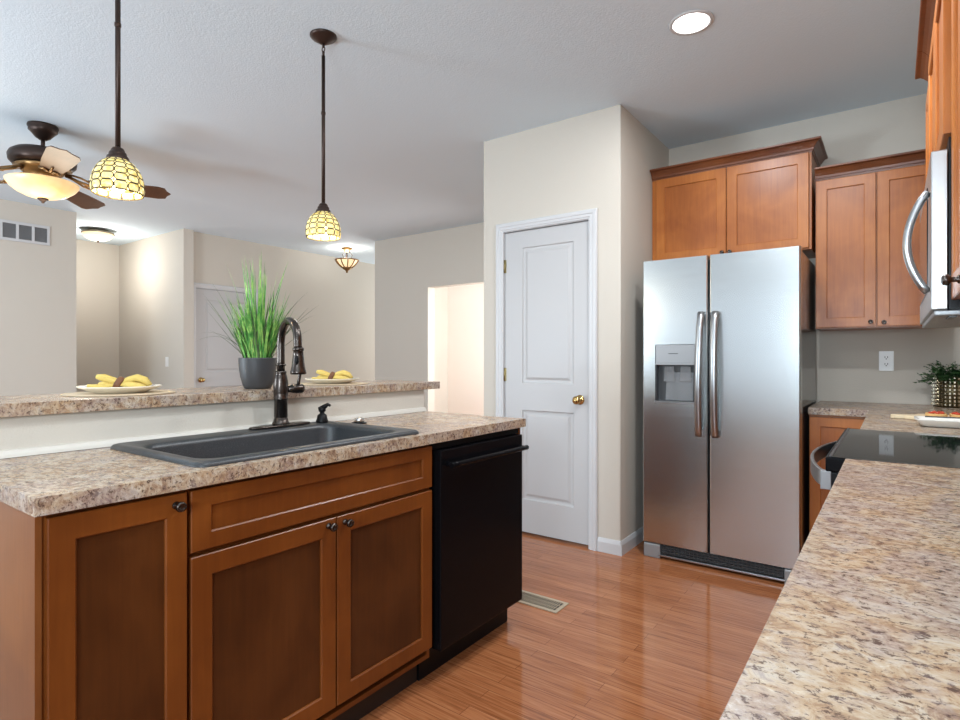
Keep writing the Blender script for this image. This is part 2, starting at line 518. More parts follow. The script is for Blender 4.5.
def panel_door(name, fn, u0, u1, z0, z1, out, panels, t=0.035):
    b = MB()
    # grid slab with recessed, raised-field panels on the visible face
    us = sorted({u0, u1, panels[0][0], panels[0][1]})
    zs = [z0]
    for p in panels: zs += [p[2], p[3]]
    zs.append(z1)
    for i in range(3):
        for k in range(len(zs) - 1):
            if i == 1 and k % 2 == 1: continue
            b.add([fn(us[i], out, zs[k]), fn(us[i + 1], out, zs[k]), fn(us[i + 1], out, zs[k + 1]), fn(us[i], out, zs[k + 1])], [(0, 1, 2, 3)])
    for (a, c, d, e) in panels:
        loops = []
        for ins, dep in ((0, 0), (0.006, 0.007), (0.014, 0.008), (0.024, 0.008), (0.040, 0.002)):
            loops.append([fn(a + ins, out - dep, d + ins), fn(c - ins, out - dep, d + ins), fn(c - ins, out - dep, e - ins), fn(a + ins, out - dep, e - ins)])
        vs = sum(loops, []); fs = []
        for q in range(len(loops) - 1):
            for k in range(4): fs.append((q * 4 + k, q * 4 + (k + 1) % 4, q * 4 + 4 + (k + 1) % 4, q * 4 + 4 + k))
        fs.append(tuple(len(vs) - 4 + k for k in range(4)))
        b.add(vs, fs)
    # sides and back
    b.add([fn(u, o_, z) for o_ in (out, out - t) for u, z in ((u0, z0), (u1, z0), (u1, z1), (u0, z1))],
          [(0, 1, 5, 4), (1, 2, 6, 5), (2, 3, 7, 6), (3, 0, 4, 7), (4, 5, 6, 7)])
    return b.build(name, M['door'])


fnS = lambda X, Y: (lambda u, o, z: (u, Y - o, z))       # surface facing -Y, u = X
fpan = lambda u, o, z: (u, PY - o, z)
casing('trim_2', fpan, DX0, DX1, DZ)
d1 = panel_door('door_1', fpan, DX0 + 0.006, DX1 - 0.006, 0.018, DZ - 0.009, -0.008,
                [(-2.022, -1.640, 0.235, 0.835), (-2.022, -1.640, 1.015, 1.925)]); struct(d1)


def ball_knob(parent, pos, axis, mat_, sc=1.0, nm='door_knob'):
    b = MB()
    R_ = Vector((0, 0, 1)).rotation_difference(Vector(axis)).to_matrix()
    b.lathe([(0.031 * sc, 0), (0.031 * sc, 0.004), (0.024 * sc, 0.009), (0.011 * sc, 0.011), (0.010 * sc, 0.026), (0.019 * sc, 0.034), (0.0265 * sc, 0.046), (0.026 * sc, 0.056), (0.017 * sc, 0.064), (0.0, 0.067)], pos, 24, R_)
    return b.build(nm, mat_, parent)


def door_extras(d, fn, ux, uh, out, zk, zh):
    ball_knob(d, fn(ux, out, zk), Vector(fn(0, 1, 0)) - Vector(fn(0, 0, 0)), M['brass'])
    for z in zh:
        b = MB(); b.box(uh - 0.012, uh + 0.012, out - 0.001, out + 0.0025, z - 0.045, z + 0.045, fn)
        p0, p1 = fn(uh, out + 0.005, z - 0.045), fn(uh, out + 0.005, z + 0.045)
        b.tube([p0, p1], 0.006, 8)
        b.build('hinge', M['hinge'], d)


door_extras(d1, fpan, DX1 - 0.066, DX0 + 0.004, -0.008, 0.92, (0.24, 1.07, 1.81))
fw = lambda u, o, z: (XF + o, u, z)
casing('trim_3', fw, FY0, FY1, FZ)
d2 = panel_door('door_2', fw, FY0 + 0.006, FY1 - 0.006, 0.018, FZ - 0.009, -0.008,
                [(FY0 + 0.12, FY1 - 0.12, 0.235, 0.835), (FY0 + 0.12, FY1 - 0.12, 1.015, 1.90)]); struct(d2)
door_extras(d2, fw, FY0 + 0.066, FY1 - 0.004, -0.008, 0.92, (0.24, 1.07, 1.81))
# door 3: dark latch strike on pantry jamb is part of the casing; skip

# knee wall behind the island + white strip
KX, KT = -1.915, 0.115
IY0, IY1 = 0.372, 2.150
struct(MB().box(KX - KT, KX, IY0 - 0.1, IY1, 0, 1.024).build('wall_island', M['wall']))
b = MB(); b.prism([(0, 0), (0.016, 0), (0.014, 0.008), (0.009, 0.018), (0, 0.020)], lambda u, v, h: (KX + u, h, 0.916 + v), IY0 - 0.1, IY1)
struct(b.build('trim_4', M['wstrip']))

# ------------------------------------------------------------------ cabinetry helpers
def shaker(parent, fn, u0, u1, z0, z1, out, stile=0.052, t=0.019, name='door', m=None, mp=None, rail=None, pdep=0.008):
    rail = rail or stile
    m = m or M['wood']; mp = mp or M['woodp']
    b = MB()
    # frame with chamfered inner edge, closed ring
    def ring(ins_u, ins_z, o): return [fn(u0 + ins_u, o, z0 + ins_z), fn(u1 - ins_u, o, z0 + ins_z), fn(u1 - ins_u, o, z1 - ins_z), fn(u0 + ins_u, o, z1 - ins_z)]
    loops = [ring(0.0, 0.0, out - t), ring(0, 0, out - 0.002), ring(0.002, 0.002, out), ring(stile, rail, out), ring(stile + 0.003, rail + 0.003, out - 0.003), ring(stile + 0.003, rail + 0.003, out - t)]
    vs = sum(loops, []); fs = []
    n = len(loops)
    for q in range(n):
        for k in range(4):
            q2 = (q + 1) % n; fs.append((q * 4 + k, q * 4 + (k + 1) % 4, q2 * 4 + (k + 1) % 4, q2 * 4 + k))
    b.add(vs, fs)
    d = b.build(name, m, parent)
    pb = MB().box(u0 + stile - 0.004, u1 - stile + 0.004, out - t + 0.002, out - pdep, z0 + rail - 0.004, z1 - rail + 0.004, fn)
    pb.build('door_panel' if name == 'door' else 'front_panel', mp, d)
    return d


def cab_knob(parent, pos, axis, r=0.0122):
    R_ = Vector((0, 0, 1)).rotation_difference(Vector(axis)).to_matrix()
    b = MB(); b.lathe([(0.009, 0), (0.009, 0.003), (0.0055, 0.005), (0.0055, 0.014), (r * 0.9, 0.018), (r, 0.023), (r * 0.9, 0.028), (r * 0.55, 0.0305), (r * 0.5, 0.0295), (0, 0.0295)], pos, 20, R_)
    return b.build('knob', M['orb'], parent)


fi = lambda u, o, z: (-1.352 + o, u, z)        # island face (box front at o=0), facing +X
OUT = 0.0195 + 0.0015
BZ0, BZ1 = 0.105, 0.876
# island narrow base cabinet
t = thing('base_cabinet', 'island base cabinet with one tall narrow door, at the left end beside the sink cabinet', 'cabinet', (-1.6, 0.52, 0), 'island cabinets')
XB = KX + 0.003
b = MB(); b.box(XB, -1.352, 0.395, 0.672, BZ0, BZ1); b.build('body', M['woodi'], t)
MB().box(XB, -1.412, 0.395, 0.672, 0.0, BZ0 - 0.001).build('toe_kick', M['kick'], t)
b = MB(); b.box(XB, -1.350, 0.383, 0.3945, 0.0, BZ1); b.build('end_panel', M['woode'], t)
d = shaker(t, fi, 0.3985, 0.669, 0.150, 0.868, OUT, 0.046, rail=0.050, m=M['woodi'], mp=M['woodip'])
cab_knob(d, fi(0.643, OUT, 0.843), (1, 0, 0))
# sink base
t = thing('sink_cabinet', 'island sink base cabinet with a false drawer front above two doors', 'cabinet', (-1.6, 1.1, 0), 'island cabinets')
b = MB(); b.box(XB, -1.352, 0.6725, 0.6885, BZ0, BZ1); b.box(XB, -1.352, 1.530, 1.5450, BZ0, BZ1)
b.box(XB, -1.352, 0.6885, 1.530, BZ0, BZ0 + 0.016); b.box(XB, XB + 0.008, 0.6885, 1.530, BZ0, 0.70)
b.box(-1.366, -1.352, 0.6885, 1.530, 0.69, BZ1)
b.build('body', M['woodi'], t)
MB().box(XB, -1.412, 0.6725, 1.545, 0.0, BZ0 - 0.001).build('toe_kick', M['kick'], t)
dd = shaker(t, fi, 0.678, 1.538, 0.722, 0.868, OUT, 0.048, name='drawer', m=M['woodi'], mp=M['woodi'], rail=0.040)
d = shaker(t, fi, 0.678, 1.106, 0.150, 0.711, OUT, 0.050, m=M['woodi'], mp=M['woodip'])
cab_knob(d, fi(1.078, OUT, 0.692), (1, 0, 0))
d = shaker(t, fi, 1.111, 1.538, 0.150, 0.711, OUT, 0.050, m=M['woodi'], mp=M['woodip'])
cab_knob(d, fi(1.139, OUT, 0.690), (1, 0, 0))
# dishwasher
t = thing('dishwasher', 'black built-in dishwasher with a bar handle at the right end of the island', 'dishwasher', (-1.6, 1.85, 0))
MB().box(XB, -1.362, 1.549, 2.137, BZ0, 0.872).build('body', M['blackm'], t)
MB().box(XB, -1.405, 1.549, 2.137, 0.0, BZ0 - 0.001).build('kick_plate', M['blackm'], t)
dw = MB().box(0.0, 0.0, 0, 0, 0, 0)
b = MB(); b.box(1.562, 2.116, -0.009, 0.040, 0.128, 0.849, fi); dwd = b.build('door', M['black'], t, bevel=0.004)
MB().box(1.556, 2.134, -0.010, 0.006, 0.850, 0.870, fi).build('control_strip', M['blackm'], t, bevel=0.002)
b = MB()
hp = [fi(1.585 + 0.518 * k / 12, 0.071, 0.797) for k in range(13)]
b.tube(hp, 0.0105, 12)
for u in (1.600, 2.088): b.tube([fi(u, 0.034, 0.797), fi(u, 0.071, 0.797)], 0.009, 10)
b.build('handle', M['black'], dwd, bevel=0.0)
# island end panel by the dishwasher
b = MB(); b.prism([(-0.575, 0), (-0.087, 0), (-0.087, 0.112), (-0.002, 0.112), (-0.002, BZ1), (-0.560, BZ1), (-0.560, 0)][1:6] + [(-0.560, 0)],
                  lambda u, v, h: (-1.340 + u, h, v), 2.1385, 2.146)
tag(b.build('end_panel_board', M['woodi']), 'brown wooden end panel closing the island beside the black dishwasher', 'panel')

# ------------------------------------------------------------------ countertops
def rrect(x0, x1, y0, y1, r, n=6):
    pts = []
    for cx, cy, a0 in ((x1 - r, y1 - r, 0), (x0 + r, y1 - r, PI / 2), (x0 + r, y0 + r, PI), (x1 - r, y0 + r, 3 * PI / 2)):
        for k in range(n + 1):
            a = a0 + PI / 2 * k / n; pts.append((cx + r * math.cos(a), cy + r * math.sin(a)))
    return pts


CZ0, CZ1 = 0.879, 0.915
SX0, SX1, SY0, SY1 = -1.880, -1.350, 0.707, 1.508      # sink outer rim
b = MB()
o_ = [(KX + 0.001, IY0), (-1.315, IY0), (-1.315, IY1), (KX + 0.001, IY1)]
i_ = [(SX0 + 0.02, SY0 + 0.02), (SX1 - 0.02, SY0 + 0.02), (SX1 - 0.02, SY1 - 0.02), (SX0 + 0.02, SY1 - 0.02)]
vs = [(x, y, z) for z in (CZ0, CZ1) for ring_ in (o_, i_) for x, y in ring_]
fs = []
for k in range(4):
    l = (k + 1) % 4
    fs += [(k, l, 4 + l, 4 + k), (8 + k, 8 + l, 12 + l, 12 + k), (k, l, 8 + l, 8 + k), (4 + k, 4 + l, 12 + l, 12 + k)]
b.add(vs, fs)
tag(b.build('countertop', M['lam'], bevel=0.0012), 'speckled granite-look countertop on the island around the sink', 'countertop')
b = MB().box(-2.30, KX + 0.022, 0.18, 2.248, 1.025, 1.061)
tag(b.build('bar_top', M['lam'], bevel=0.0012), 'raised narrow breakfast bar top above the island, holding the grass plant and plates', 'countertop')

# ------------------------------------------------------------------ sink
t = thing('sink', 'charcoal composite drop-in single bowl sink set in the island countertop', 'sink', ((SX0 + SX1) / 2, (SY0 + SY1) / 2, CZ1))
def loft(b, loops):
    n = len(loops[0][0]); vs = []
    for pts, z in loops: vs += [(x, y, z) for x, y in pts]
    fs = []
    for q in range(len(loops) - 1):
        for k in range(n): fs.append((q * n + k, q * n + (k + 1) % n, (q + 1) * n + (k + 1) % n, (q + 1) * n + k))
    fs.append(tuple(len(vs) - n + k for k in range(n)))
    b.add(vs, fs, True)
def R4(i, r, z, bx0=SX0, bx1=SX1, by0=SY0, by1=SY1): return (rrect(bx0 + i, bx1 - i, by0 + i, by1 - i, r), z)
bx = (-1.785, -1.403, 0.750, 1.452)
b = MB()
loft(b, [R4(0.0, 0.03, CZ1 + 0.0006), R4(0.001, 0.03, CZ1 + 0.006), R4(0.006, 0.028, CZ1 + 0.0115), R4(0.014, 0.026, CZ1 + 0.0135), R4(0.024, 0.022, CZ1 + 0.0125),
         R4(-0.008, 0.058, CZ1 + 0.011, *bx), R4(0.0, 0.055, CZ1 + 0.007, *bx), R4(0.004, 0.055, CZ1 - 0.006, *bx),
         R4(0.016, 0.05, CZ1 - 0.16, *bx), R4(0.03, 0.05, CZ1 - 0.185, *bx), R4(0.07, 0.04, CZ1 - 0.192, *bx)])
b.build('basin', M['sink'], t)
MB().lathe([(0.0, 0.0), (0.042, 0.0), (0.045, 0.002), (0.045, 0.004), (0.034, 0.004), (0.030, 0.001), (0.0, 0.001)][1:], (-1.6, 1.1, CZ1 - 0.1915), 24).build('drain', M['chrome'], t)

# ------------------------------------------------------------------ faucet
FX, FY = -1.840, 1.270
FZ0 = CZ1 + 0.0135
t = thing('faucet', 'dark bronze gooseneck pull-down faucet behind the island sink', 'faucet', (FX, FY, FZ0))
b = MB(); pts = []
for k in range(40):
    a = 2 * PI * k / 40; pts.append((math.copysign(abs(math.cos(a)) ** 0.8, math.cos(a)) * 0.029, math.copysign(abs(math.sin(a)) ** 0.8, math.sin(a)) * 0.128))
vs = []; lv = [(1.0, 0.0005), (1.0, 0.004), (0.96, 0.007), (0.80, 0.0085)]
for s_, z in lv: vs += [(FX + x * s_, FY + y * s_, FZ0 + z) for x, y in pts]
fs = [tuple(range(40))[::-1], tuple(range(120, 160))]
for q in range(3):
    for k in range(40): fs.append((q * 40 + k, q * 40 + (k + 1) % 40, q * 40 + 40 + (k + 1) % 40, q * 40 + 40 + k))
b.add(vs, fs, True); b.build('deck_plate', M['orb'], t)
b = MB()
b.lathe([(0.031, 0.008), (0.031, 0.013), (0.027, 0.018), (0.0245, 0.030), (0.0235, 0.030), (0.0235, 0.034), (0.0245, 0.036), (0.024, 0.098), (0.0255, 0.100), (0.0255, 0.105),
         (0.024, 0.107), (0.0265, 0.125), (0.027, 0.145), (0.0255, 0.170), (0.0215, 0.190), (0.0195, 0.196), (0.0205, 0.198), (0.0205, 0.203), (0.0165, 0.206)], (FX, FY, FZ0), 28)
b.build('body', M['orb'], t)
dv = Vector((0.972, -0.233, 0)); base = Vector((FX, FY, FZ0))
b = MB(); pts = [base + Vector((0, 0, 0.20)), base + Vector((0, 0, 0.24)), base + Vector((0, 0, 0.28))]
RA = 0.078; zc_ = 0.305
for k in range(17):
    a = PI - PI * k / 16 * 1.03
    pts.append(base + dv * (RA + RA * math.cos(a)) + Vector((0, 0, zc_ + RA * 1.05 * math.sin(a))))
pts.append(base + dv * (2 * RA + 0.004) + Vector((0, 0, 0.285)))
b.tube(pts, 0.0145, 16)
b.lathe([(0.0185, 0.225), (0.0185, 0.231)], base, 20)
b.build('spout', M['orb'], t)
b = MB(); hb = base + dv * (2 * RA + 0.004)
b.lathe([(0.0165, 0.290), (0.0195, 0.287), (0.0195, 0.280), (0.0170, 0.277), (0.0185, 0.262), (0.0225, 0.225), (0.0265, 0.208), (0.0275, 0.204), (0.0275, 0.199), (0.0245, 0.196), (0.0, 0.196)], hb, 24)
sh = b.build('spray_head', M['orb'], t)
pc = dv * 0.0195 + Vector((0, 0, 0))
b = MB(); b.sphere(hb + dv.cross(Vector((0, 0, 1))) * 0.012 + dv * 0.014 + Vector((0, 0, 0.245)), 0.008, 1, 1, 2.2, 12, 8); b.build('button', M['blackm'], sh)
b = MB(); hv = Vector((0.15, 0.988, 0))
hb0 = base + Vector((0, 0, 0.137))
Rm = Vector((0, 0, 1)).rotation_difference(hv).to_matrix()
b.lathe([(0.013, 0.015), (0.013, 0.040), (0.0165, 0.043), (0.0175, 0.048), (0.0165, 0.053), (0.018, 0.056), (0.0185, 0.080), (0.016, 0.088), (0.0, 0.090)], hb0, 20, Rm)
b.build('handle_hub', M['orb'], t)
b = MB(); q0 = hb0 + hv * 0.068
b.tube([q0, q0 + Vector((0.003, 0.002, 0.03)), q0 + Vector((0.012, 0.004, 0.075)), q0 + Vector((0.022, 0.004, 0.105))], [0.008, 0.006, 0.006, 0.0045], 12)
b.build('lever', M['orb'], t)

# soap dispenser
t = thing('soap_dispenser', 'small black soap dispenser pump right of the faucet', 'soap dispenser', (-1.832, 1.452, FZ0))
b = MB(); c = Vector((-1.832, 1.452, FZ0))
b.lathe([(0.024, 0.0005), (0.024, 0.004), (0.021, 0.012), (0.0175, 0.028), (0.012, 0.032), (0.009, 0.034), (0.009, 0.046)], c, 20); b.build('base', M['blackm'], t)
b = MB(); b.lathe([(0.010, 0.040), (0.014, 0.043), (0.014, 0.054), (0.010, 0.058), (0, 0.058)], c, 16)
dn = Vector((0.85, 0.5, 0)).normalized()
b.tube([c + Vector((0, 0, 0.050)) - dn * 0.012, c + dn * 0.012 + Vector((0, 0, 0.062)), c + dn * 0.024 + Vector((0, 0, 0.070)), c + dn * 0.034 + Vector((0, 0, 0.064))], [0.009, 0.010, 0.007, 0.005], 10)
b.build('pump', M['blackm'], t)
# air switch button on the counter
t = thing('air_switch', 'round chrome disposal button on a black ring behind the right end of the sink', 'button', (-1.765, 1.585, CZ1))
c = (-1.765, 1.585, CZ1)
MB().lathe([(0.031, 0.0005), (0.031, 0.003), (0.028, 0.005), (0.02, 0.005)], c, 24).build('base_ring', M['blackm'], t)
MB().lathe([(0.021, 0.005), (0.021, 0.018), (0.019, 0.021), (0.012, 0.022), (0.011, 0.020), (0, 0.020)], c, 24).build('button', M['chrome'], t)

# ------------------------------------------------------------------ potted grass on the bar
BT = 1.061
PC = Vector((-2.035, 1.300, BT))
t = thing('potted_grass', 'tall green ornamental grass in a charcoal pot on the raised bar', 'plant', PC)
b = MB(); b.lathe([(0.046, 0.0005), (0.050, 0.003), (0.056, 0.015), (0.064, 0.045), (0.0695, 0.080), (0.072, 0.118), (0.0725, 0.122), (0.068, 0.122), (0.066, 0.105), (0.0, 0.105)], PC, 36)
b.build('pot', M['pot'], t)
MB().lathe([(0.0, 0.1055), (0.066, 0.1055), (0.060, 0.1115), (0.0, 0.114)], PC, 24, cap=False).build('soil', M['soil'], t)
def blade(b, base, az, lean, length, width, curl, n=7, droop=0.0):
    """tapered folded grass blade"""
    d = Vector((math.cos(az), math.sin(az), 0)); side = Vector((-d.y, d.x, 0))
    rows = []; p = Vector(base); ang = lean
    for k in range(n + 1):
        f = k / n; wd = width * (1 - f ** 2.2) * (0.7 + 0.6 * min(1, f * 3)) * 0.5 + 0.0001
        rows.append((p.copy(), wd, ang))
        st = length / n
        p = p + (d * math.sin(ang) + Vector((0, 0, math.cos(ang)))) * st
        ang += curl / n + droop * f
    vs = []
    for p, wd, ang in rows:
        nrm = d * math.cos(ang) - Vector((0, 0, math.sin(ang)))
        vs += [p - side * wd, p + nrm * wd * 0.35, p + side * wd]
    fs = []
    for k in range(n):
        for j in range(2): fs.append((k * 3 + j, k * 3 + j + 1, k * 3 + 3 + j + 1, k * 3 + 3 + j))
    b.add(vs, fs, True)
rg = random.Random(3)
b = MB(); b.v = []
for i in range(330):
    az = rg.uniform(0, 2 * PI); r = 0.05 * math.sqrt(rg.random())
    bs = PC + Vector((r * math.cos(az), r * math.sin(az), 0.108))
    lean = rg.uniform(0.0, 0.26) + r * 2.6
    L = rg.choice([rg.uniform(0.13, 0.25)] * 3 + [rg.uniform(0.22, 0.31)])
    b.cur = 1 if rg.random() < 0.16 else 0
    blade(b, bs, az + rg.uniform(-0.9, 0.9), lean, L, rg.uniform(0.004, 0.0085), rg.uniform(-0.1, 0.6))
for i in range(30):     # tall upright ones
    az = rg.uniform(0, 2 * PI); r = 0.04 * rg.random()
    bs = PC + Vector((r * math.cos(az), r * math.sin(az), 0.108))
    b.cur = 0
    blade(b, bs, az, rg.uniform(0.0, 0.22), rg.uniform(0.30, 0.44), 0.0065, rg.uniform(-0.1, 0.3))
sc_r = Vector((0.8083, 0.5888, 0))   # direction seen as "right"
for i, (sgn, lean, L, curl) in enumerate([(1, .62, .31, .55), (1, .5, .25, .9), (1, .75, .28, .25), (1, .42, .27, 1.0), (-1, .62, .34, .2), (-1, .55, .30, .35), (-1, .5, .24, 1.5), (-1, .8, .2, .5),
                                         (-1, .35, .24, 2.2), (1, .9, .22, .4), (1, .3, .33, .8), (-1, .3, .36, .45), (-1, .7, .26, .1)]):
    az = math.atan2(sc_r.y * sgn, sc_r.x * sgn) + rg.uniform(-0.35, 0.35); b.cur = 1
    bs = PC + Vector((math.cos(az) * 0.04, math.sin(az) * 0.04, 0.108))
    blade(b, bs, az, lean * 0.85, L, 0.006, curl * 0.9, 10)
g = b.build('grass_blades', [M['grass'], M['grassd']], t); g['kind'] = 'stuff'

# ------------------------------------------------------------------ place settings on the bar
def place_setting(c, ang, side, seed):
    rr = random.Random(seed)
    pm = MB(); pm.lathe([(0.0, 0.0005), (0.163, 0.0005), (0.165, 0.002), (0.163, 0.0035), (0.0, 0.0035)], c, 48)
    tag(pm.build('placemat', M['mat']), 'round straw placemat under the %s plate' % side, 'placemat', 'round placemats on the bar')
    z0 = 0.0038
    t = thing('plate', 'cream plate with a dark dotted rim, the %s plate on the raised bar' % side, 'plate', (c[0], c[1], c[2] + z0), 'plates on the bar')
    pl = MB(); pl.lathe([(0.0, 0.0), (0.070, 0.0), (0.074, 0.0015), (0.087, 0.006), (0.120, 0.019), (0.1235, 0.0215), (0.122, 0.0235), (0.118, 0.0225), (0.087, 0.0105), (0.073, 0.006), (0.0, 0.006)][1:], (c[0], c[1], c[2] + z0), 48)
    pl.build('dish', M['plate'], t)
    bd = MB()
    for k in range(26):
        a = 2 * PI * k / 26; r = 0.1105; nrm = Vector((-math.cos(a) * 0.3, -math.sin(a) * 0.3, 0.95))
        cc = Vector((c[0] + r * math.cos(a), c[1] + r * math.sin(a), c[2] + z0 + 0.0203))
        rad = Vector((math.cos(a), math.sin(a), 0.33)).normalized(); tg = Vector((-math.sin(a), math.cos(a), 0))
        vs = [cc + rad * 0.0065 * math.cos(q * PI / 4) * (1.2 if q % 2 else 0.8) + tg * 0.0085 * math.sin(q * PI / 4) + Vector((0, 0, 0.0008)) for q in range(8)]
        bd.add(vs, [tuple(range(8))])
    bd.build('rim_pattern', M['blackpaint'], t)
    # folded napkin: three fanned cloth rolls pulled through a ring
    zt = c[2] + z0 + 0.0075
    R_ = Matrix.Rotation(ang, 3, 'Z'); cc = Vector((c[0], c[1], zt))
    nb = MB()
    def roll(pts, rad, fl):
        P = [cc + R_ @ Vector(p) for p in pts]
        nb.tube(P, rad, 14, True, False, fl)
    roll([(-0.072, 0.012, 0.047), (-0.052, 0.010, 0.043), (-0.022, 0.003, 0.033), (0.0, 0, 0.024), (0.022, 0.002, 0.033), (0.050, 0.0, 0.041), (0.072, -0.006, 0.034), (0.090, -0.012, 0.018)], [0.009, 0.015, 0.014, 0.010, 0.015, 0.016, 0.014, 0.008], (0.85, 1.35))
    roll([(-0.090, -0.024, 0.017), (-0.065, -0.020, 0.014), (-0.022, -0.004, 0.017), (0.0, 0, 0.020), (0.030, -0.016, 0.020), (0.060, -0.034, 0.016), (0.082, -0.042, 0.012)], [0.007, 0.010, 0.010, 0.009, 0.013, 0.012, 0.007], (0.8, 1.5))
    roll([(-0.066, 0.040, 0.020), (-0.040, 0.022, 0.024), (-0.012, 0.004, 0.022), (0.0, 0, 0.022), (0.034, 0.022, 0.022), (0.070, 0.034, 0.014)], [0.010, 0.012, 0.010, 0.009, 0.012, 0.008], (0.85, 1.5))
    nk = tag(nb.build('napkin', M['napkin']), 'yellow cloth napkin gathered on the %s plate' % side, 'napkin', 'yellow napkins')
    rb = MB(); ctr = cc + R_ @ Vector((-0.004, 0, 0.0225)); ring = []
    for q in range(24):
        a = 2 * PI * q / 24; ring.append(ctr + R_ @ Vector((0.010 * math.sin(a), 0.0235 * math.cos(a), 0.0200 * math.sin(a))))
    rb.tube(ring, 0.0042, 8, True, True, (2.4, 0.7))
    tag(rb.build('napkin_ring', M['ring']), 'brown ring around the yellow napkin on the %s plate' % side, 'napkin ring', 'napkin rings')
place_setting((-2.115, 0.838, BT), 0.95, 'left', 1)
place_setting((-2.115, 1.735, BT), 0.75, 'right', 2)

# ------------------------------------------------------------------ refrigerator
FXL, FXR, FYF = -1.220, -0.387, 3.330
t = thing('refrigerator', 'stainless steel side-by-side refrigerator with ice dispenser', 'refrigerator', (-0.8, 3.7, 0))
MB().box(FXL + 0.004, FXR - 0.002, FYF + 0.062, 4.06, 0.03, 1.745).build('body', M['fside'], t, bevel=0.004)
b = MB()
def fdoor(x0, x1, cutout=None):
    """door with slightly bowed front, rounded vertical edges"""
    b = MB(); n = 14; pts = []
    for k in range(n + 1):
        f = k / n; x = x0 + (x1 - x0) * f
        e = min(f, 1 - f) * (x1 - x0)
        r = 0.012
        dy = r - math.sqrt(max(0, r * r - max(0, r - e) ** 2))
        pts.append((x, FYF + dy + 0.0))
    return pts
def door_slab(name, x0, x1, hole=None):
    z0, z1 = 0.089, 1.760; r = 0.008; yb = FYF + 0.058
    b = MB()
    xs = [x0, x0 + 0.002, x0 + r]; ys = [r, 0.0035, 0.0]
    xs2 = [x1 - r, x1 - 0.002, x1]
    prof = [(x0, yb)] + [(x0, FYF + r), (x0 + r * 0.3, FYF + r * 0.3), (x0 + r, FYF)]
    if hole: prof += [(hole[0], FYF), (hole[1], FYF)]
    prof += [(x1 - r, FYF), (x1 - r * 0.3, FYF + r * 0.3), (x1, FYF + r), (x1, yb)]
    zz = [z0] + ([hole[2], hole[3]] if hole else []) + [z1]
    n = len(prof); vs = [(x, y, z) for z in zz for x, y in prof]; fs = []
    for q in range(len(zz) - 1):
        for k in range(n - 1):
            if hole and q == 1 and k == 4: continue
            fs.append((q * n + k, q * n + k + 1, (q + 1) * n + k + 1, (q + 1) * n + k))
        fs.append((q * n + n - 1, q * n, (q + 1) * n, (q + 1) * n + n - 1))
    fs.append(tuple(range(n))[::-1]); fs.append(tuple((len(zz) - 1) * n + k for k in range(n)))
    b.add(vs, fs)
    if hole:   # cavity walls
        x0h, x1h, z0h, z1h = hole; d = 0.052
        b.add([(x, y, z) for y in (FYF, FYF + d) for x, z in ((x0h, z0h), (x1h, z0h), (x1h, z1h), (x0h, z1h))],
              [(0, 1, 5, 4), (1, 2, 6, 5), (2, 3, 7, 6), (3, 0, 4, 7), (4, 5, 6, 7)])
    return b.build(name, M['steel'], t)
HOLE = (-1.143, -0.905, 0.925, 1.262)
fz = door_slab('freezer_door', FXL, -0.845, HOLE)
fr = door_slab('fridge_door', -0.835, FXR)
def bow_handle(parent, x, tilt):
    b = MB(); P = []
    for k in range(21):
        f = k / 20; z = 0.745 + 0.695 * f
        o = 0.028 + 0.040 * math.sin(PI * f) ** 0.7 + (-0.0)
        P.append((x + tilt * (f - 0.5) + 0.006 * math.sin(PI * f) * (1 if tilt > 0 else -1) * 0, FYF - o, z))
    b.tube(P, 0.015, 16, True, False, (1.30, 0.8))
    for z in (0.760, 1.425): b.box(x - 0.011, x + 0.011, FYF - 0.036, FYF - 0.001, z - 0.018, z + 0.018)
    b.build('handle', M['steelh'], parent, bevel=0.0)
bow_handle(fz, -0.880, 0.012); bow_handle(fr, -0.799, 0.0)
# dispenser
dx0, dx1, dz0, dz1 = HOLE
b = MB(); yf = FYF + 0.001
b.box(dx0 + 0.002, dx1 - 0.002, yf, FYF + 0.03, 1.152, dz1 - 0.002); b.build('dispenser_panel', M['greyp'], fz, bevel=0.003)
b = MB(); b.box(-1.065, -1.010, FYF - 0.0008, FYF + 0.0005, 1.2065, 1.2105); b.build('dispenser_mark', M['dgrey'], fz)
b = MB(); b.box(dx0 + 0.002, dx1 - 0.002, FYF + 0.045, FYF + 0.0515, dz0 + 0.003, 1.151); b.box(dx0 + 0.002, dx0 + 0.006, FYF + 0.004, FYF + 0.046, dz0 + 0.003, 1.151)
b.box(dx1 - 0.006, dx1 - 0.002, FYF + 0.004, FYF + 0.046, dz0 + 0.003, 1.151); b.build('dispenser_recess', M['dgrey'], fz)
b = MB(); b.box(dx0 - 0.002, dx1 + 0.002, FYF - 0.003, FYF + 0.050, dz0 - 0.004, dz0 + 0.006); b.build('drip_tray', M['steelh'], fz, bevel=0.002)
b = MB(); b.box(dx0 + 0.0, dx1 - 0.0, FYF - 0.002, FYF + 0.012, 1.142, 1.153); b.build('dispenser_lip', M['greyp'], fz, bevel=0.002)
M['clear'] = mat('clear_paddle', (0.30, 0.31, 0.32), 0.08, 0.0, 1.0, Alpha=0.4)
b = MB()
for px in (-1.068, -0.975):
    b.prism([(px - 0.028, 1.135), (px + 0.028, 1.135), (px + 0.034, 1.045), (px - 0.034, 1.045)], lambda u, v, h: (u, FYF + h, v), 0.026, 0.034)
b.prism([(-1.085, 1.100), (-0.93, 1.100), (-0.93, 0.935), (-1.090, 0.935)], lambda u, v, h: (u, FYF + h + (v - 0.935) * 0.08, v), 0.020, 0.026)
b.build('dispenser_paddle', M['clear'], fz, bevel=0.004)
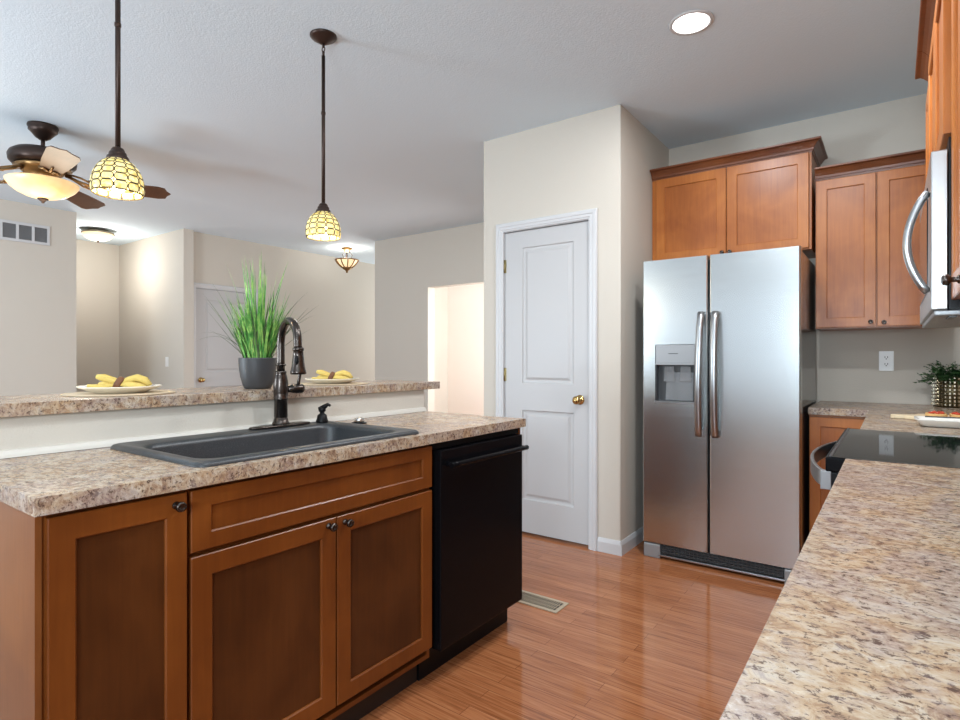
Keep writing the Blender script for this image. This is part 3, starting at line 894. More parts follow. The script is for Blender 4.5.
# base grille and feet
b = MB(); b.box(FXL + 0.10, FXR - 0.06, FYF + 0.020, FYF + 0.030, 0.028, 0.084)
for k in range(30):
    x = FXL + 0.12 + k * 0.0215; 
    b.box(x, x + 0.004, FYF + 0.010, FYF + 0.021, 0.030, 0.082)
for z in (0.042, 0.056, 0.070): b.box(FXL + 0.11, FXR - 0.07, FYF + 0.008, FYF + 0.020, z, z + 0.004)
b.build('base_grille', M['dgrey'], t)
b = MB(); b.box(FXL + 0.09, FXR - 0.04, FYF - 0.002, FYF + 0.022, 0.014, 0.026); b.build('grille_lip', M['steelh'], t, bevel=0.003)
for x0, x1 in ((FXL + 0.008, FXL + 0.105), (FXR - 0.075, FXR - 0.008)):
    b = MB(); b.prism([(FYF - 0.002, 0.0), (FYF + 0.10, 0.0), (FYF + 0.10, 0.082), (FYF + 0.004, 0.082), (FYF - 0.002, 0.076)], lambda u, v, h: (h, u, v), x0, x1)
    b.build('foot_cover', M['greyp'], t, bevel=0.004)

# ------------------------------------------------------------------ upper cabinets, north wall
def crown(parent, path, z0, h, p, closed=False):
    """moulding swept along a list of (x,y) corner points, growing outward to the left of travel"""
    prof = [(0.0, 0.0), (0.004, 0.0), (0.006, h * 0.14), (0.012, h * 0.17), (0.014, h * 0.34), (p * 0.50, h * 0.60), (p * 0.72, h * 0.78), (p * 0.94, h * 0.82), (p, h * 0.86), (p, h), (0.0, h)]
    pts = [Vector((x, y)) for x, y in path]; N = len(pts); vs = []
    for i, q in enumerate(pts):
        def nrm(a, c): d = (c - a).normalized(); return Vector((d.y, -d.x))
        if i == 0: m_ = nrm(pts[0], pts[1])
        elif i == N - 1: m_ = nrm(pts[-2], pts[-1])
        else:
            a, c = nrm(pts[i - 1], q), nrm(q, pts[i + 1]); m_ = (a + c); m_ = m_ / (m_.length_squared / 2)
        for o, z in prof: vs.append((q.x + m_.x * o, q.y + m_.y * o, z0 + z))
    n = len(prof); fs = []
    for i in range(N - 1):
        for k in range(n): fs.append((i * n + k, i * n + (k + 1) % n, (i + 1) * n + (k + 1) % n, (i + 1) * n + k))
    fs.append(tuple(range(n))); fs.append(tuple((N - 1) * n + k for k in range(n))[::-1])
    return MB().add(vs, fs).build('crown_molding', M['woodh'], parent)


YW = YN - 0.002
t = thing('wall_cabinet', 'brown two-door wall cabinet above the refrigerator, taller crown', 'cabinet', (-0.85, 4.0, 1.80), 'wall cabinets')
Y1 = 3.790
MB().box(-1.320, -0.386, Y1, YW, 1.815, 2.375).build('body', M['wood'], t)
f1 = lambda u, o, z: (u, Y1 - o, z)
d = shaker(t, f1, -1.288, -0.848, 1.822, 2.372, OUT, 0.056); cab_knob(d, f1(-0.868, OUT, 1.842), (0, -1, 0))
d = shaker(t, f1, -0.842, -0.398, 1.822, 2.372, OUT, 0.056); cab_knob(d, f1(-0.822, OUT, 1.842), (0, -1, 0))
crown(t, [(-1.320, Y1), (-0.386, Y1), (-0.386, YW)], 2.3755, 0.066, 0.052)
t = thing('wall_cabinet', 'brown two-door wall cabinet above the outlet, between refrigerator and microwave', 'cabinet', (-0.1, 4.0, 1.35), 'wall cabinets')
Y2 = 3.842
MB().box(-0.3705, 0.19, Y2, YW, 1.352, 2.215).build('body', M['wood'], t)
MB().box(-0.369, -0.355, Y2 - 0.002, Y2 + 0.2, 1.352, 2.214).build('side_stile', M['wood'], t)
f2 = lambda u, o, z: (u, Y2 - o, z)
d = shaker(t, f2, -0.366, -0.081, 1.358, 2.208, OUT, 0.052); cab_knob(d, f2(-0.104, OUT, 1.383), (0, -1, 0))
d = shaker(t, f2, -0.074, 0.186, 1.358, 2.208, OUT, 0.052); cab_knob(d, f2(-0.044, OUT, 1.378), (0, -1, 0))
crown(t, [(-0.3705, Y2), (0.192, Y2)], 2.216, 0.066, 0.052)

# ------------------------------------------------------------------ east wall upper cabinets
XW = XE - 0.002
XC = 0.118
fe = lambda u, o, z: (XC - o, u, z)
t = thing('wall_cabinet', 'narrow brown wall cabinet beyond the microwave, seen edge-on', 'cabinet', (0.35, 2.66, 1.35), 'wall cabinets')
MB().box(XC, XW, 2.550, 2.748, 1.352, 2.215).build('body', M['wood'], t)
shaker(t, fe, 2.555, 2.744, 1.358, 2.148, OUT, 0.045)
MB().box(XC - 0.012, XC, 2.550, 2.748, 2.150, 2.215).build('frieze', M['wood'], t)
crown(t, [(XW, 2.748), (XC, 2.748), (XC, 2.551)], 2.216, 0.066, 0.052)
t = thing('wall_cabinet', 'short brown wall cabinet directly above the microwave', 'cabinet', (0.35, 2.17, 1.74), 'wall cabinets')
MB().box(XC, XW, 1.788, 2.548, 1.725, 2.215).build('body', M['wood'], t)
shaker(t, fe, 1.792, 2.166, 1.73, 2.208, OUT, 0.052); shaker(t, fe, 2.171, 2.544, 1.73, 2.208, OUT, 0.052)
crown(t, [(XC, 2.548), (XC, 1.788)], 2.216, 0.066, 0.052)
t = thing('wall_cabinet', 'brown wall cabinet with a black knob, nearest the camera beside the microwave', 'cabinet', (0.35, 1.35, 1.33), 'wall cabinets')
XC = 0.133
MB().box(XC, XW, 0.90, 1.786, 1.318, 2.215).build('body', M['wood'], t)
shaker(t, fe, 0.905, 1.342, 1.322, 2.208, OUT, 0.056)
d = shaker(t, fe, 1.347, 1.782, 1.322, 2.208, OUT, 0.056); cab_knob(d, fe(1.56, OUT, 1.347), (-1, 0, 0))
crown(t, [(XC, 1.786), (XC, 0.90)], 2.216, 0.066, 0.052)

# ------------------------------------------------------------------ microwave
t = thing('microwave', 'stainless over-the-range microwave with a curved bar handle', 'microwave', (0.3, 2.17, 1.3))
MB().box(0.108, XW, 1.790, 2.547, 1.300, 1.720).build('body', M['blackm'], t)
b = MB(); b.box(0.074, 0.107, 1.791, 2.546, 1.300, 1.692); md = b.build('door', M['steelm'], t, bevel=0.003)
MB().box(0.0715, 0.0738, 1.95, 2.48, 1.36, 1.64).build('window_glass', M['glassb'], md)
b = MB(); P = []
for k in range(17):
    f = k / 16; P.append((0.070 - 0.043 * math.sin(PI * f) ** 0.8, 1.850, 1.350 + 0.255 * f))
b.tube(P, 0.0105, 12, True, False, (0.9, 1.2)); b.build('handle', M['steelh'], md)
b = MB(); b.box(0.080, 0.45, 1.80, 2.54, 1.286, 1.2995); b.build('bottom_plate', M['greyp'], t, bevel=0.003)
b = MB()
for k in range(3): b.box(0.11 + k * 0.03, 0.125 + k * 0.03, 1.83, 1.93, 1.2825, 1.2858)
b.build('bottom_vents', M['dgrey'], t)

# ------------------------------------------------------------------ north / corner counter with base cabinet
b = MB(); YE = 2.5525
poly = [(-0.375, 3.525), (-0.104, 3.525), (-0.104, YE), (XW, YE), (XW, YW), (-0.375, YW)]
b.prism(poly, lambda u, v, h: (u, v, h), CZ0, CZ1)
tag(b.build('countertop', M['lam'], bevel=0.0012), 'L-shaped speckled countertop in the far corner beyond the range', 'countertop')
t = thing('base_cabinet', 'brown base cabinet in the far corner, right of the refrigerator', 'cabinet', (-0.2, 3.85, 0))
MB().box(-0.373, -0.07, 3.562, YW, BZ0, BZ1).build('body', M['wood'], t)
MB().box(-0.373, -0.07, 3.62, YW, 0, BZ0 - 0.001).build('toe_kick', M['kick'], t)
f3 = lambda u, o, z: (u, 3.562 - o, z)
shaker(t, f3, -0.370, -0.10, 0.15, 0.866, OUT, 0.05)
t = thing('base_cabinet', 'brown base cabinet under the corner counter, behind the range', 'cabinet', (0.2, 3.3, 0))
MB().box(-0.067, XW, YE + 0.005, YW, 0.105, BZ1).build('body', M['wood'], t)
MB().box(-0.01, XW, YE + 0.005, YW, 0, 0.104).build('toe_kick', M['kick'], t)
# near counter
YS = 1.787
b = MB().box(-0.104, XW, -0.75, YS, CZ0, CZ1)
tag(b.build('countertop', M['lam'], bevel=0.0012), 'wide speckled countertop in the foreground at the right', 'countertop')
t = thing('base_cabinet', 'brown base cabinet under the foreground countertop', 'cabinet', (0.2, 0.5, 0))
MB().box(-0.067, XW, -0.745, YS - 0.003, 0.105, BZ1).build('body', M['wood'], t)
MB().box(-0.01, XW, -0.745, YS - 0.003, 0, 0.104).build('toe_kick', M['kick'], t)
ff = lambda u, o, z: (-0.067 - o, u, z)
for k in range(4):
    u0 = -0.74 + k * 0.63
    shaker(t, ff, u0 + 0.004, u0 + 0.626, 0.15, 0.866, OUT, 0.05)

# ------------------------------------------------------------------ range
t = thing('range', 'slide-in electric range with black glass cooktop and bow handle', 'stove', (0.2, 2.17, 0))
RY0, RY1 = YS + 0.003, YE - 0.003
MB().box(-0.10, XW, RY0, RY1, 0.02, 0.875).build('body', M['black'], t)
b = MB(); b.box(-0.150, XW - 0.06, RY0, RY1, 0.8755, 0.9138); b.build('cooktop_frame', M['black'], t, bevel=0.003)
b = MB(); b.box(-0.135, XW - 0.07, RY0 - 0.0, RY1, 0.9140, 0.9158); b.build('cooktop_glass', M['glassb'], t)
b = MB(); b.box(-0.142, -0.134, RY0 + 0.002, RY1 - 0.002, 0.9140, 0.9185); b.build('front_trim', M['dgrey'], t, bevel=0.002)
b = MB(); b.box(XW - 0.058, XW, RY0, RY1, 0.8755, 0.96); b.build('rear_trim', M['black'], t, bevel=0.004)
M['burner'] = mat('burner_mark', (0.05, 0.05, 0.055), 0.3)
b = MB(); b.box(-0.135, -0.101, RY0 + 0.004, RY1 - 0.004, 0.20, 0.80); od = b.build('oven_door', M['steel'], t, bevel=0.004)
MB().box(-0.138, -0.1352, RY0 + 0.09, RY1 - 0.09, 0.30, 0.66).build('oven_window', M['glassb'], od)
b = MB(); b.box(-0.132, -0.101, RY0 + 0.004, RY1 - 0.004, 0.05, 0.19); b.build('drawer', M['steel'], t, bevel=0.004)
MB().box(-0.14, -0.101, RY0 + 0.002, RY1 - 0.002, 0.805, 0.874).build('control_panel', M['blackm'], t, bevel=0.004)
b = MB(); P = []
for k in range(25):
    f = k / 24; P.append((-0.158 - 0.060 * math.sin(PI * f) ** 0.75, RY0 + 0.020 + (RY1 - RY0 - 0.04) * f, 0.852))
vs = []; n = len(P)
for x, y, z in P: vs += [(x, y, z - 0.022), (x, y, z + 0.022), (x + 0.010, y, z + 0.022), (x + 0.010, y, z - 0.022)]
fs = [(0, 1, 2, 3), tuple(4 * (n - 1) + k for k in (3, 2, 1, 0))]
for i in range(n - 1):
    for k in range(4): fs.append((4 * i + k, 4 * i + (k + 1) % 4, 4 * i + 4 + (k + 1) % 4, 4 * i + 4 + k))
b.add(vs, fs); hd = b.build('handle', M['steelh'], od, bevel=0.002)
for y in (RY0 + 0.001, RY1 - 0.025):
    MB().box(-0.162, -0.1365, y, y + 0.024, 0.826, 0.876).build('handle_bracket', M['greyp'], od, bevel=0.002)

# ------------------------------------------------------------------ things on the corner counter
pc = Vector((0.262, 4.035, CZ1))
t = thing('potted_plant', 'leafy green plant in a woven silver pot on the corner counter', 'plant', pc)
b = MB(); b.lathe([(0.088, 0.001), (0.088, 0.166), (0.084, 0.166), (0.084, 0.13), (0, 0.13)], pc, 40); b.build('pot', mat('pot_liner', srgb(92, 80, 56), 0.3, 0.8), t)
b = MB()
NC, NR = 30, 8
for r in range(NR):
    for c in range(NC):
        if (r + c) % 1: continue
        a0 = 2 * PI * (c + 0.14) / NC; a1 = 2 * PI * (c + 0.86) / NC; z0 = 0.006 + 0.0202 * r + 0.0018; z1 = z0 + 0.0165
        rr = 0.0885; rm = 0.0945; am = (a0 + a1) / 2; zm = (z0 + z1) / 2
        P = lambda R0, a, z: (pc.x + R0 * math.cos(a), pc.y + R0 * math.sin(a), pc.z + z)
        da = (a1 - a0) * 0.25; dz = 0.004
        vs = [P(rr, a0, z0), P(rr, a1, z0), P(rr, a1, z1), P(rr, a0, z1), P(rm, a0 + da, z0 + dz), P(rm, a1 - da, z0 + dz), P(rm, a1 - da, z1 - dz), P(rm, a0 + da, z1 - dz)]
        b.add(vs, [(0, 1, 5, 4), (1, 2, 6, 5), (2, 3, 7, 6), (3, 0, 4, 7), (4, 5, 6, 7)])
b.build('woven_pattern', M['silver'], t)
MB().lathe([(0.0, 0.1305), (0.0835, 0.1305), (0.07, 0.145), (0, 0.15)], pc, 24, cap=False).build('soil', M['soil'], t)
b = MB(); rg = random.Random(5)
for i in range(95):
    az = rg.uniform(0, 2 * PI); r0 = 0.05 * rg.random(); el = rg.uniform(0.15, 1.35)
    p = pc + Vector((r0 * math.cos(az), r0 * math.sin(az), 0.145)); L = rg.uniform(0.08, 0.155)
    if YN - (p.y + L * math.sin(az)) < 0.02: az = -abs(az % PI)
    d_ = Vector((math.cos(az) * math.sin(el), math.sin(az) * math.sin(el), math.cos(el) * 0.8))
    stem = [p + d_ * L * f - Vector((0, 0, 0.035 * f * f * el)) for f in (0, .33, .66, 1)]
    b.tube(stem, 0.0012, 4)
    for j in range(9):
        f = 0.2 + 0.8 * j / 8; q = p + d_ * L * f - Vector((0, 0, 0.035 * f * f * el))
        a2 = az + rg.uniform(-1.6, 1.6); u = Vector((math.cos(a2), math.sin(a2), rg.uniform(-0.3, 0.7))).normalized(); ll = rg.uniform(0.018, 0.030)
        s_ = u.cross(Vector((rg.uniform(-.4, .4), rg.uniform(-.4, .4), 1))).normalized() * ll * 0.33
        nn = u.cross(s_).normalized() * ll * 0.12
        b.add([q, q + u * ll * 0.45 + s_ + nn, q + u * ll, q + u * ll * 0.45 - s_ + nn], [(0, 1, 2), (0, 2, 3)], True)
g = b.build('foliage', M['leaf'], t); g['kind'] = 'stuff'
for v in g.data.vertices:
    if v.co.y + pc.y > YN - 0.004: v.co.y = YN - 0.004 - pc.y

# bread board with toasts
b = MB()
ol = [(0.500, 3.01), (0.500, 3.24), (0.110, 3.24), (0.085, 3.225), (0.070, 3.175), (0.040, 3.150), (0.000, 3.150), (-0.012, 3.135), (-0.012, 3.115), (0.000, 3.100), (0.040, 3.100), (0.070, 3.075), (0.085, 3.025), (0.110, 3.01)]
b.prism(ol, lambda u, v, h: (u, v, h), CZ1 + 0.001, CZ1 + 0.017)
tag(b.build('cutting_board', M['board'], bevel=0.003), 'pale paddle board with a short handle on the corner counter', 'cutting board')
k = 0
names = ['toast with red topping nearest the handle of the pale board', 'second toast from the board handle, red topping', 'third toast from the board handle, red topping', 'fourth toast from the board handle, at the right frame edge', ]
for i in range(4):
    x = 0.145 + i * 0.082; y = 3.10 + (i % 2) * 0.012; z = CZ1 + 0.0175
    t = thing('topped_toast', names[i], 'toast', (x, y, z), 'toasts on the board')
    MB().prism(rrect(x - 0.036, x + 0.036, y - 0.055, y + 0.055, 0.025, 4), lambda u, v, h: (u, v, h), z, z + 0.014).build('bread', M['bread'], t, bevel=0.003)
    b = MB(); rg = random.Random(i + 20)
    for j in range(12):
        b.sphere((x + rg.uniform(-0.024, 0.024), y + rg.uniform(-0.042, 0.042), z + 0.0165), 0.0085, 1, 1, 0.6, 8, 5)
    b.build('tomato_topping', M['tomato'], t)
t = thing('serving_dish', 'white rectangular serving dish in front of the pale board', 'dish', (0.29, 2.86, CZ1))
b = MB(); bx2 = (0.065, 0.50, 2.77, 2.93)
loft(b, [R4(0.03, 0.02, CZ1 + 0.001, *bx2), R4(0.022, 0.02, CZ1 + 0.004, *bx2), R4(0.004, 0.02, CZ1 + 0.026, *bx2), R4(0.0, 0.02, CZ1 + 0.030, *bx2), R4(0.004, 0.018, CZ1 + 0.031, *bx2),
         R4(0.012, 0.018, CZ1 + 0.026, *bx2), R4(0.03, 0.018, CZ1 + 0.007, *bx2)])
n0 = len(b.v); b.f.append(list(range(28))[::-1]); b.sm.append(False); b.mi.append(0)
b.build('dish_body', M['cream'], t)
b = MB(); b.tube([(0.10, 2.875, CZ1 + 0.034), (0.30, 2.89, CZ1 + 0.0335), (0.49, 2.90, CZ1 + 0.034)], 0.0045, 8, True, False, (0.6, 1.3))
b.build('rim_shadow', M['dgrey'], t)  # dark strip standing in for the shadow of the dish rim

# ------------------------------------------------------------------ outlets, switch, vents
def outlet(name, label, fn, u, z, kind='outlet'):
    t = thing(name, label, kind, fn(u, 0.0, z))
    MB().box(u - 0.036, u + 0.036, 0.0005, 0.006, z - 0.059, z + 0.059, fn).build('cover_plate', M['white'], t, bevel=0.002)
    for s_ in (-0.020, 0.020):
        if kind == 'outlet':
            MB().box(u - 0.017, u + 0.017, 0.006, 0.008, z + s_ - 0.0145, z + s_ + 0.0145, fn).build('socket', M['white'], t, bevel=0.001)
            b = MB(); b.box(u - 0.008, u - 0.005, 0.008, 0.0086, z + s_ - 0.002, z + s_ + 0.008, fn); b.box(u + 0.005, u + 0.008, 0.008, 0.0086, z + s_ - 0.002, z + s_ + 0.008, fn)
            b.box(u - 0.003, u + 0.003, 0.008, 0.0086, z + s_ - 0.010, z + s_ - 0.005, fn); b.build('slots', M['dark'], t)
    if kind == 'switch':
        MB().box(u - 0.016, u + 0.016, 0.006, 0.009, z - 0.033, z + 0.033, fn).build('rocker', M['white'], t, bevel=0.001)
outlet('wall_outlet', 'white duplex outlet on the backsplash wall below the two-door cabinet', lambda u, o, z: (u, YN - o, z), -0.037, 1.165)
outlet('light_switch', 'white light switch on the far wall left of the distant white door', lambda u, o, z: (u, YR - o, z), -7.12, 1.14, 'switch')
# return air vent
fv = lambda u, o, z: (XV + o, u, z)
t = thing('return_vent', 'white return air grille high on the left wall', 'vent', (XV, 1.7, 2.42))
vy0, vy1, vz0, vz1 = 1.305, 2.080, 2.318, 2.512
b = MB(); b.box(vy0, vy1, 0.0005, 0.012, vz0, vz0 + 0.026, fv); b.box(vy0, vy1, 0.0005, 0.012, vz1 - 0.026, vz1, fv)
ns = 6; st = (vy1 - vy0 - 0.022) / ns
for k in range(ns + 1): b.box(vy0 + k * st, vy0 + k * st + 0.022, 0.0005, 0.0125, vz0, vz1, fv)
b.build('frame', M['trim'], t)
MB().box(vy0 + 0.01, vy1 - 0.01, 0.0002, 0.001, vz0 + 0.01, vz1 - 0.01, fv).build('backing', M['dark'], t)
b = MB()
for k in range(14):
    z = vz0 + 0.030 + k * 0.0102; b.add([fv(vy0 + 0.01, 0.0015, z + 0.008), fv(vy1 - 0.01, 0.0015, z + 0.008), fv(vy1 - 0.01, 0.009, z), fv(vy0 + 0.01, 0.009, z)], [(0, 1, 2, 3)])
b.build('louvers', mat('louver_grey', srgb(150, 150, 152), 0.5), t, solid=0.001)
# floor register
t = thing('floor_register', 'tan metal floor register in the hardwood beside the dishwasher', 'vent', (-1.38, 2.40, 0))
rx0, rx1, ry0, ry1 = -1.545, -1.262, 2.330, 2.458
b = MB(); fr_ = 0.018
b.box(rx0, rx1, ry0, ry0 + fr_, 0.0005, 0.005); b.box(rx0, rx1, ry1 - fr_, ry1, 0.0005, 0.005); b.box(rx0, rx0 + fr_, ry0 + fr_, ry1 - fr_, 0.0005, 0.005); b.box(rx1 - fr_, rx1, ry0 + fr_, ry1 - fr_, 0.0005, 0.005)
for k in range(20): x = rx0 + fr_ + 0.006 + k * 0.0118; b.box(x, x + 0.0035, ry0 + fr_, ry1 - fr_, 0.0012, 0.0035)
for y in (ry0 + 0.046, ry0 + 0.077): b.box(rx0 + fr_, rx1 - fr_, y, y + 0.004, 0.0014, 0.0039)
b.build('grille', M['register'], t)
MB().box(rx0 + fr_, rx1 - fr_, ry0 + fr_, ry1 - fr_, 0.0004, 0.0010).build('duct', M['dark'], t)

# ------------------------------------------------------------------ pendants
def pendant(x, y, label):
    t = thing('pendant_light', label, 'pendant light', (x, y, 1.74), 'pendants over the bar')
    c = (x, y, 0)
    b = MB(); b.lathe([(0.062, H - 0.0005), (0.062, H - 0.006), (0.056, H - 0.012), (0.050, H - 0.016), (0.040, H - 0.022), (0.022, H - 0.034), (0.010, H - 0.040), (0.0, H - 0.040)], c, 32)
    b.build('canopy', M['orbd'], t)
    b = MB()
    b.tube([(x, y, H - 0.040), (x, y, H - 0.055)], 0.006, 8)
    ring = [(x + 0.010 * math.cos(2 * PI * q / 14), y, H - 0.064 + 0.013 * math.sin(2 * PI * q / 14)) for q in range(14)]
    b.tube(ring, 0.0025, 6, True, True)
    b.tube([(x, y, H - 0.074), (x, y, H - 0.095)], 0.006, 8); b.build('swivel_link', M['orbd'], t)
    b = MB(); b.tube([(x, y, H - 0.095), (x, y, 1.905)], 0.0085, 12); b.build('stem', M['orbd'], t)
    for z in (2.33,):
        MB().lathe([(0.0085, z), (0.0105, z + 0.004), (0.0105, z + 0.014), (0.0085, z + 0.018)], c, 12).build('coupling', M['orbd'], t)
    b = MB(); b.lathe([(0.009, 1.914), (0.017, 1.910), (0.021, 1.903), (0.022, 1.897), (0.026, 1.895), (0.028, 1.888), (0.028, 1.884), (0.033, 1.880), (0.036, 1.869), (0.033, 1.866), (0.0, 1.866)], c, 28)
    b.build('socket_cup', M['orbd'], t)
    # shade profile
    NRW, NCL = 6, 12
    def prof(f):      # f 0 top .. 1 bottom -> r, z
        th = 0.36 + f * 1.46
        return 0.079 * math.sin(th), 1.7766 + 0.100 * math.cos(th)
    gl = MB(); ld = MB()
    fsteps = [0, .14, .29, .45, .62, .80, 1.0]
    for r in range(NRW):
        f0, f1 = fsteps[r], fsteps[r + 1]
        for cidx in range(NCL):
            a0 = 2 * PI * cidx / NCL; a1 = 2 * PI * (cidx + 1) / NCL
            def P(u, v, off=0.0):
                rr, zz = prof(f0 + (f1 - f0) * v); a = a0 + (a1 - a0) * u
                return (x + (rr + off) * math.cos(a), y + (rr + off) * math.sin(a), zz + off * 0.3)
            cu, cv = 0.16, 0.30
            oc = [(cu, 0.05), (1 - cu, 0.05), (0.97, cv), (0.97, 1 - cv), (1 - cu, 0.95), (cu, 0.95), (0.03, 1 - cv), (0.03, cv)]
            inn = [(0.5 + (u - 0.5) * 0.6, 0.5 + (v - 0.5) * 0.6) for u, v in oc]
            vs = [P(u, v) for u, v in oc] + [P(u, v, 0.0022) for u, v in inn]
            fs = [(k, (k + 1) % 8, 8 + (k + 1) % 8, 8 + k) for k in range(8)] + [tuple(range(8, 16))]
            gl.add(vs, fs, True)
            # small diamond between four tiles
            if r < NRW - 1:
                rr, zz = prof(f1); rr2, zz2 = prof(f1 + 0.045); rr0, zz0 = prof(f1 - 0.045); da = 0.13 * 2 * PI / NCL
                gl.add([(x + rr0 * math.cos(a0), y + rr0 * math.sin(a0), zz0), (x + rr * math.cos(a0 + da), y + rr * math.sin(a0 + da), zz),
                        (x + rr2 * math.cos(a0), y + rr2 * math.sin(a0), zz2), (x + rr * math.cos(a0 - da), y + rr * math.sin(a0 - da), zz)], [(0, 1, 2, 3)])
            ld.tube([P(u, v, 0.0005) for u, v in oc], 0.0017, 4, True, True)
    rr, zz = prof(1.0)
    ld.tube([(x + rr * math.cos(2 * PI * q / 40), y + rr * math.sin(2 * PI * q / 40), zz) for q in range(40)], 0.0022, 6, True, True)
    sh = gl.build('lamp_shade', M['tile'], t)
    ld.build('lead_lines', mat('lead_came', srgb(74, 60, 32), 0.5, 0.3), sh)
    b = MB(); b.sphere((x, y, 1.786), 0.027, 1, 1, 1.15, 16, 10); b.lathe([(0.013, 1.812), (0.013, 1.868)], c, 12)
    b.build('bulb', M['bulb'], t)
    l = bpy.data.lights.new('pendant_bulb', 'POINT'); l.energy = 3.2; l.color = (1, 0.86, 0.62); l.shadow_soft_size = 0.02
    lo = bpy.data.objects.new('pendant_bulb', l); C.objects.link(lo); lo.location = (x, y, 1.735)
pendant(-2.180, 1.735, 'amber mosaic glass pendant further along the bar, whole rod and canopy in view')
pendant(-2.180, 0.855, 'amber mosaic glass pendant nearer the camera, in front of the ceiling fan')

# ------------------------------------------------------------------ recessed light
t = thing('recessed_light', 'round lit recessed ceiling light above the kitchen floor', 'ceiling light', (-0.745, 2.65, H))
c = (-0.745, 2.65, 0)
MB().lathe([(0.079, H - 0.0005), (0.079, H - 0.004), (0.083, H - 0.006), (0.094, H - 0.005), (0.098, H - 0.0005)], c, 40).build('trim_ring', M['trim'], t)
MB().lathe([(0.078, H - 0.0035), (0.04, H - 0.005), (0.0, H - 0.005)], c, 40, cap=False).build('lens', M['lens'], t)
l = bpy.data.lights.new('recessed_lamp', 'AREA'); l.shape = 'DISK'; l.size = 0.15; l.energy = 15; l.color = (0.94, 0.97, 1.0)
lo = bpy.data.objects.new('recessed_lamp', l); C.objects.link(lo); lo.location = (-0.745, 2.65, H - 0.012)

# ------------------------------------------------------------------ ceiling fan
fc = Vector((-4.506, 1.323, 0))
t = thing('ceiling_fan', 'bronze five-blade ceiling fan with an amber glass light bowl', 'ceiling fan', (fc.x, fc.y, 2.40))
MB().lathe([(0.083, H - 0.0005), (0.085, H - 0.012), (0.078, H - 0.028), (0.080, H - 0.036), (0.064, H - 0.052), (0.040, H - 0.082), (0.024, H - 0.092), (0.020, H - 0.096), (0, H - 0.096)], fc, 32).build('canopy', M['orbd'], t)
MB().tube([fc + Vector((0, 0, H - 0.09)), fc + Vector((0, 0, 2.56))], 0.012, 12).build('downrod', M['orbd'], t)
MB().lathe([(0.026, 2.560), (0.050, 2.551), (0.090, 2.547), (0.100, 2.537), (0.150, 2.530), (0.176, 2.510), (0.185, 2.488), (0.181, 2.455), (0.165, 2.438), (0.120, 2.431), (0.0, 2.431)], fc, 40).build('motor_housing', M['orbd'], t)
b = MB(); b.lathe([(0.150, 2.4305), (0.158, 2.423), (0.125, 2.405), (0.100, 2.385), (0.085, 2.372), (0.085, 2.345), (0.120, 2.337), (0.0, 2.337)], fc, 36)
b.build('switch_housing', M['bronzeg'], t)
for i in range(5):
    a = math.radians(-8 + 72 * i); R_ = Matrix.Rotation(a, 3, 'Z') ; pitch = Matrix.Rotation(math.radians(-14), 3, 'X')
    def P(p, hz=2.355): q = Vector(p); q = pitch @ Vector((0, q.y, q.z)) + Vector((q.x, 0, 0)); q = R_ @ q; return fc + q + Vector((0, 0, hz))
    b = MB()
    ol = [(0.250, -0.050), (0.30, -0.062), (0.45, -0.074), (0.655, -0.083), (0.700, -0.070), (0.712, -0.030), (0.735, 0.0), (0.712, 0.030), (0.700, 0.070), (0.655, 0.083), (0.45, 0.074), (0.30, 0.062), (0.250, 0.050)]
    ar = MB()
    for s_ in (-1, 1):
        ar.tube([P((0.13, 0.012 * s_, 0.045)), P((0.17, 0.035 * s_, 0.030)), P((0.21, 0.055 * s_, 0.010)), P((0.25, 0.050 * s_, -0.008)), P((0.275, 0.025 * s_, -0.010)), P((0.25, 0.010 * s_, -0.010)), P((0.225, 0.022 * s_, -0.006))], 0.0065, 8)
    ar.tube([P((0.12, 0, 0.045)), P((0.19, 0, 0.012)), P((0.25, 0, -0.009)), P((0.34, 0, -0.009))], [0.012, 0.009, 0.009, 0.006], 8)
    for px_, py_ in ((0.27, 0.035), (0.27, -0.035), (0.335, 0)): ar.sphere(P((px_, py_, -0.007)), 0.009, 1, 1, 0.6, 8, 6)
    arm = ar.build('blade_arm', M['bronzeg'], t)
    b.prism(ol, lambda u, v, h: tuple(P((u, v, h))), -0.003, 0.003); b.build('blade', M['blade'], t)
b = MB(); b.lathe([(0.190, 2.336), (0.199, 2.332), (0.196, 2.320), (0.176, 2.292), (0.142, 2.265), (0.095, 2.242), (0.048, 2.229), (0.0, 2.225)], fc, 44, cap=False)
b.lathe([(0.190, 2.336), (0.17, 2.3365), (0.0, 2.3365)], fc, 44, cap=False)
b.build('light_bowl', M['bowl'], t)
MB().lathe([(0.0, 2.231), (0.030, 2.229), (0.030, 2.221), (0.020, 2.214), (0.010, 2.207), (0.008, 2.199), (0.0, 2.195)], fc, 20).build('finial', M['orbd'], t)
l = bpy.data.lights.new('fan_lamp', 'POINT'); l.energy = 7; l.color = (1, 0.80, 0.55); l.shadow_soft_size = 0.10
lo = bpy.data.objects.new('fan_lamp', l); C.objects.link(lo); lo.location = (fc.x, fc.y, 2.39)
l = bpy.data.lights.new('fan_lamp_down', 'POINT'); l.energy = 6; l.color = (1, 0.86, 0.66); l.shadow_soft_size = 0.18
lo = bpy.data.objects.new('fan_lamp_down', l); C.objects.link(lo); lo.location = (fc.x, fc.y, 2.05)

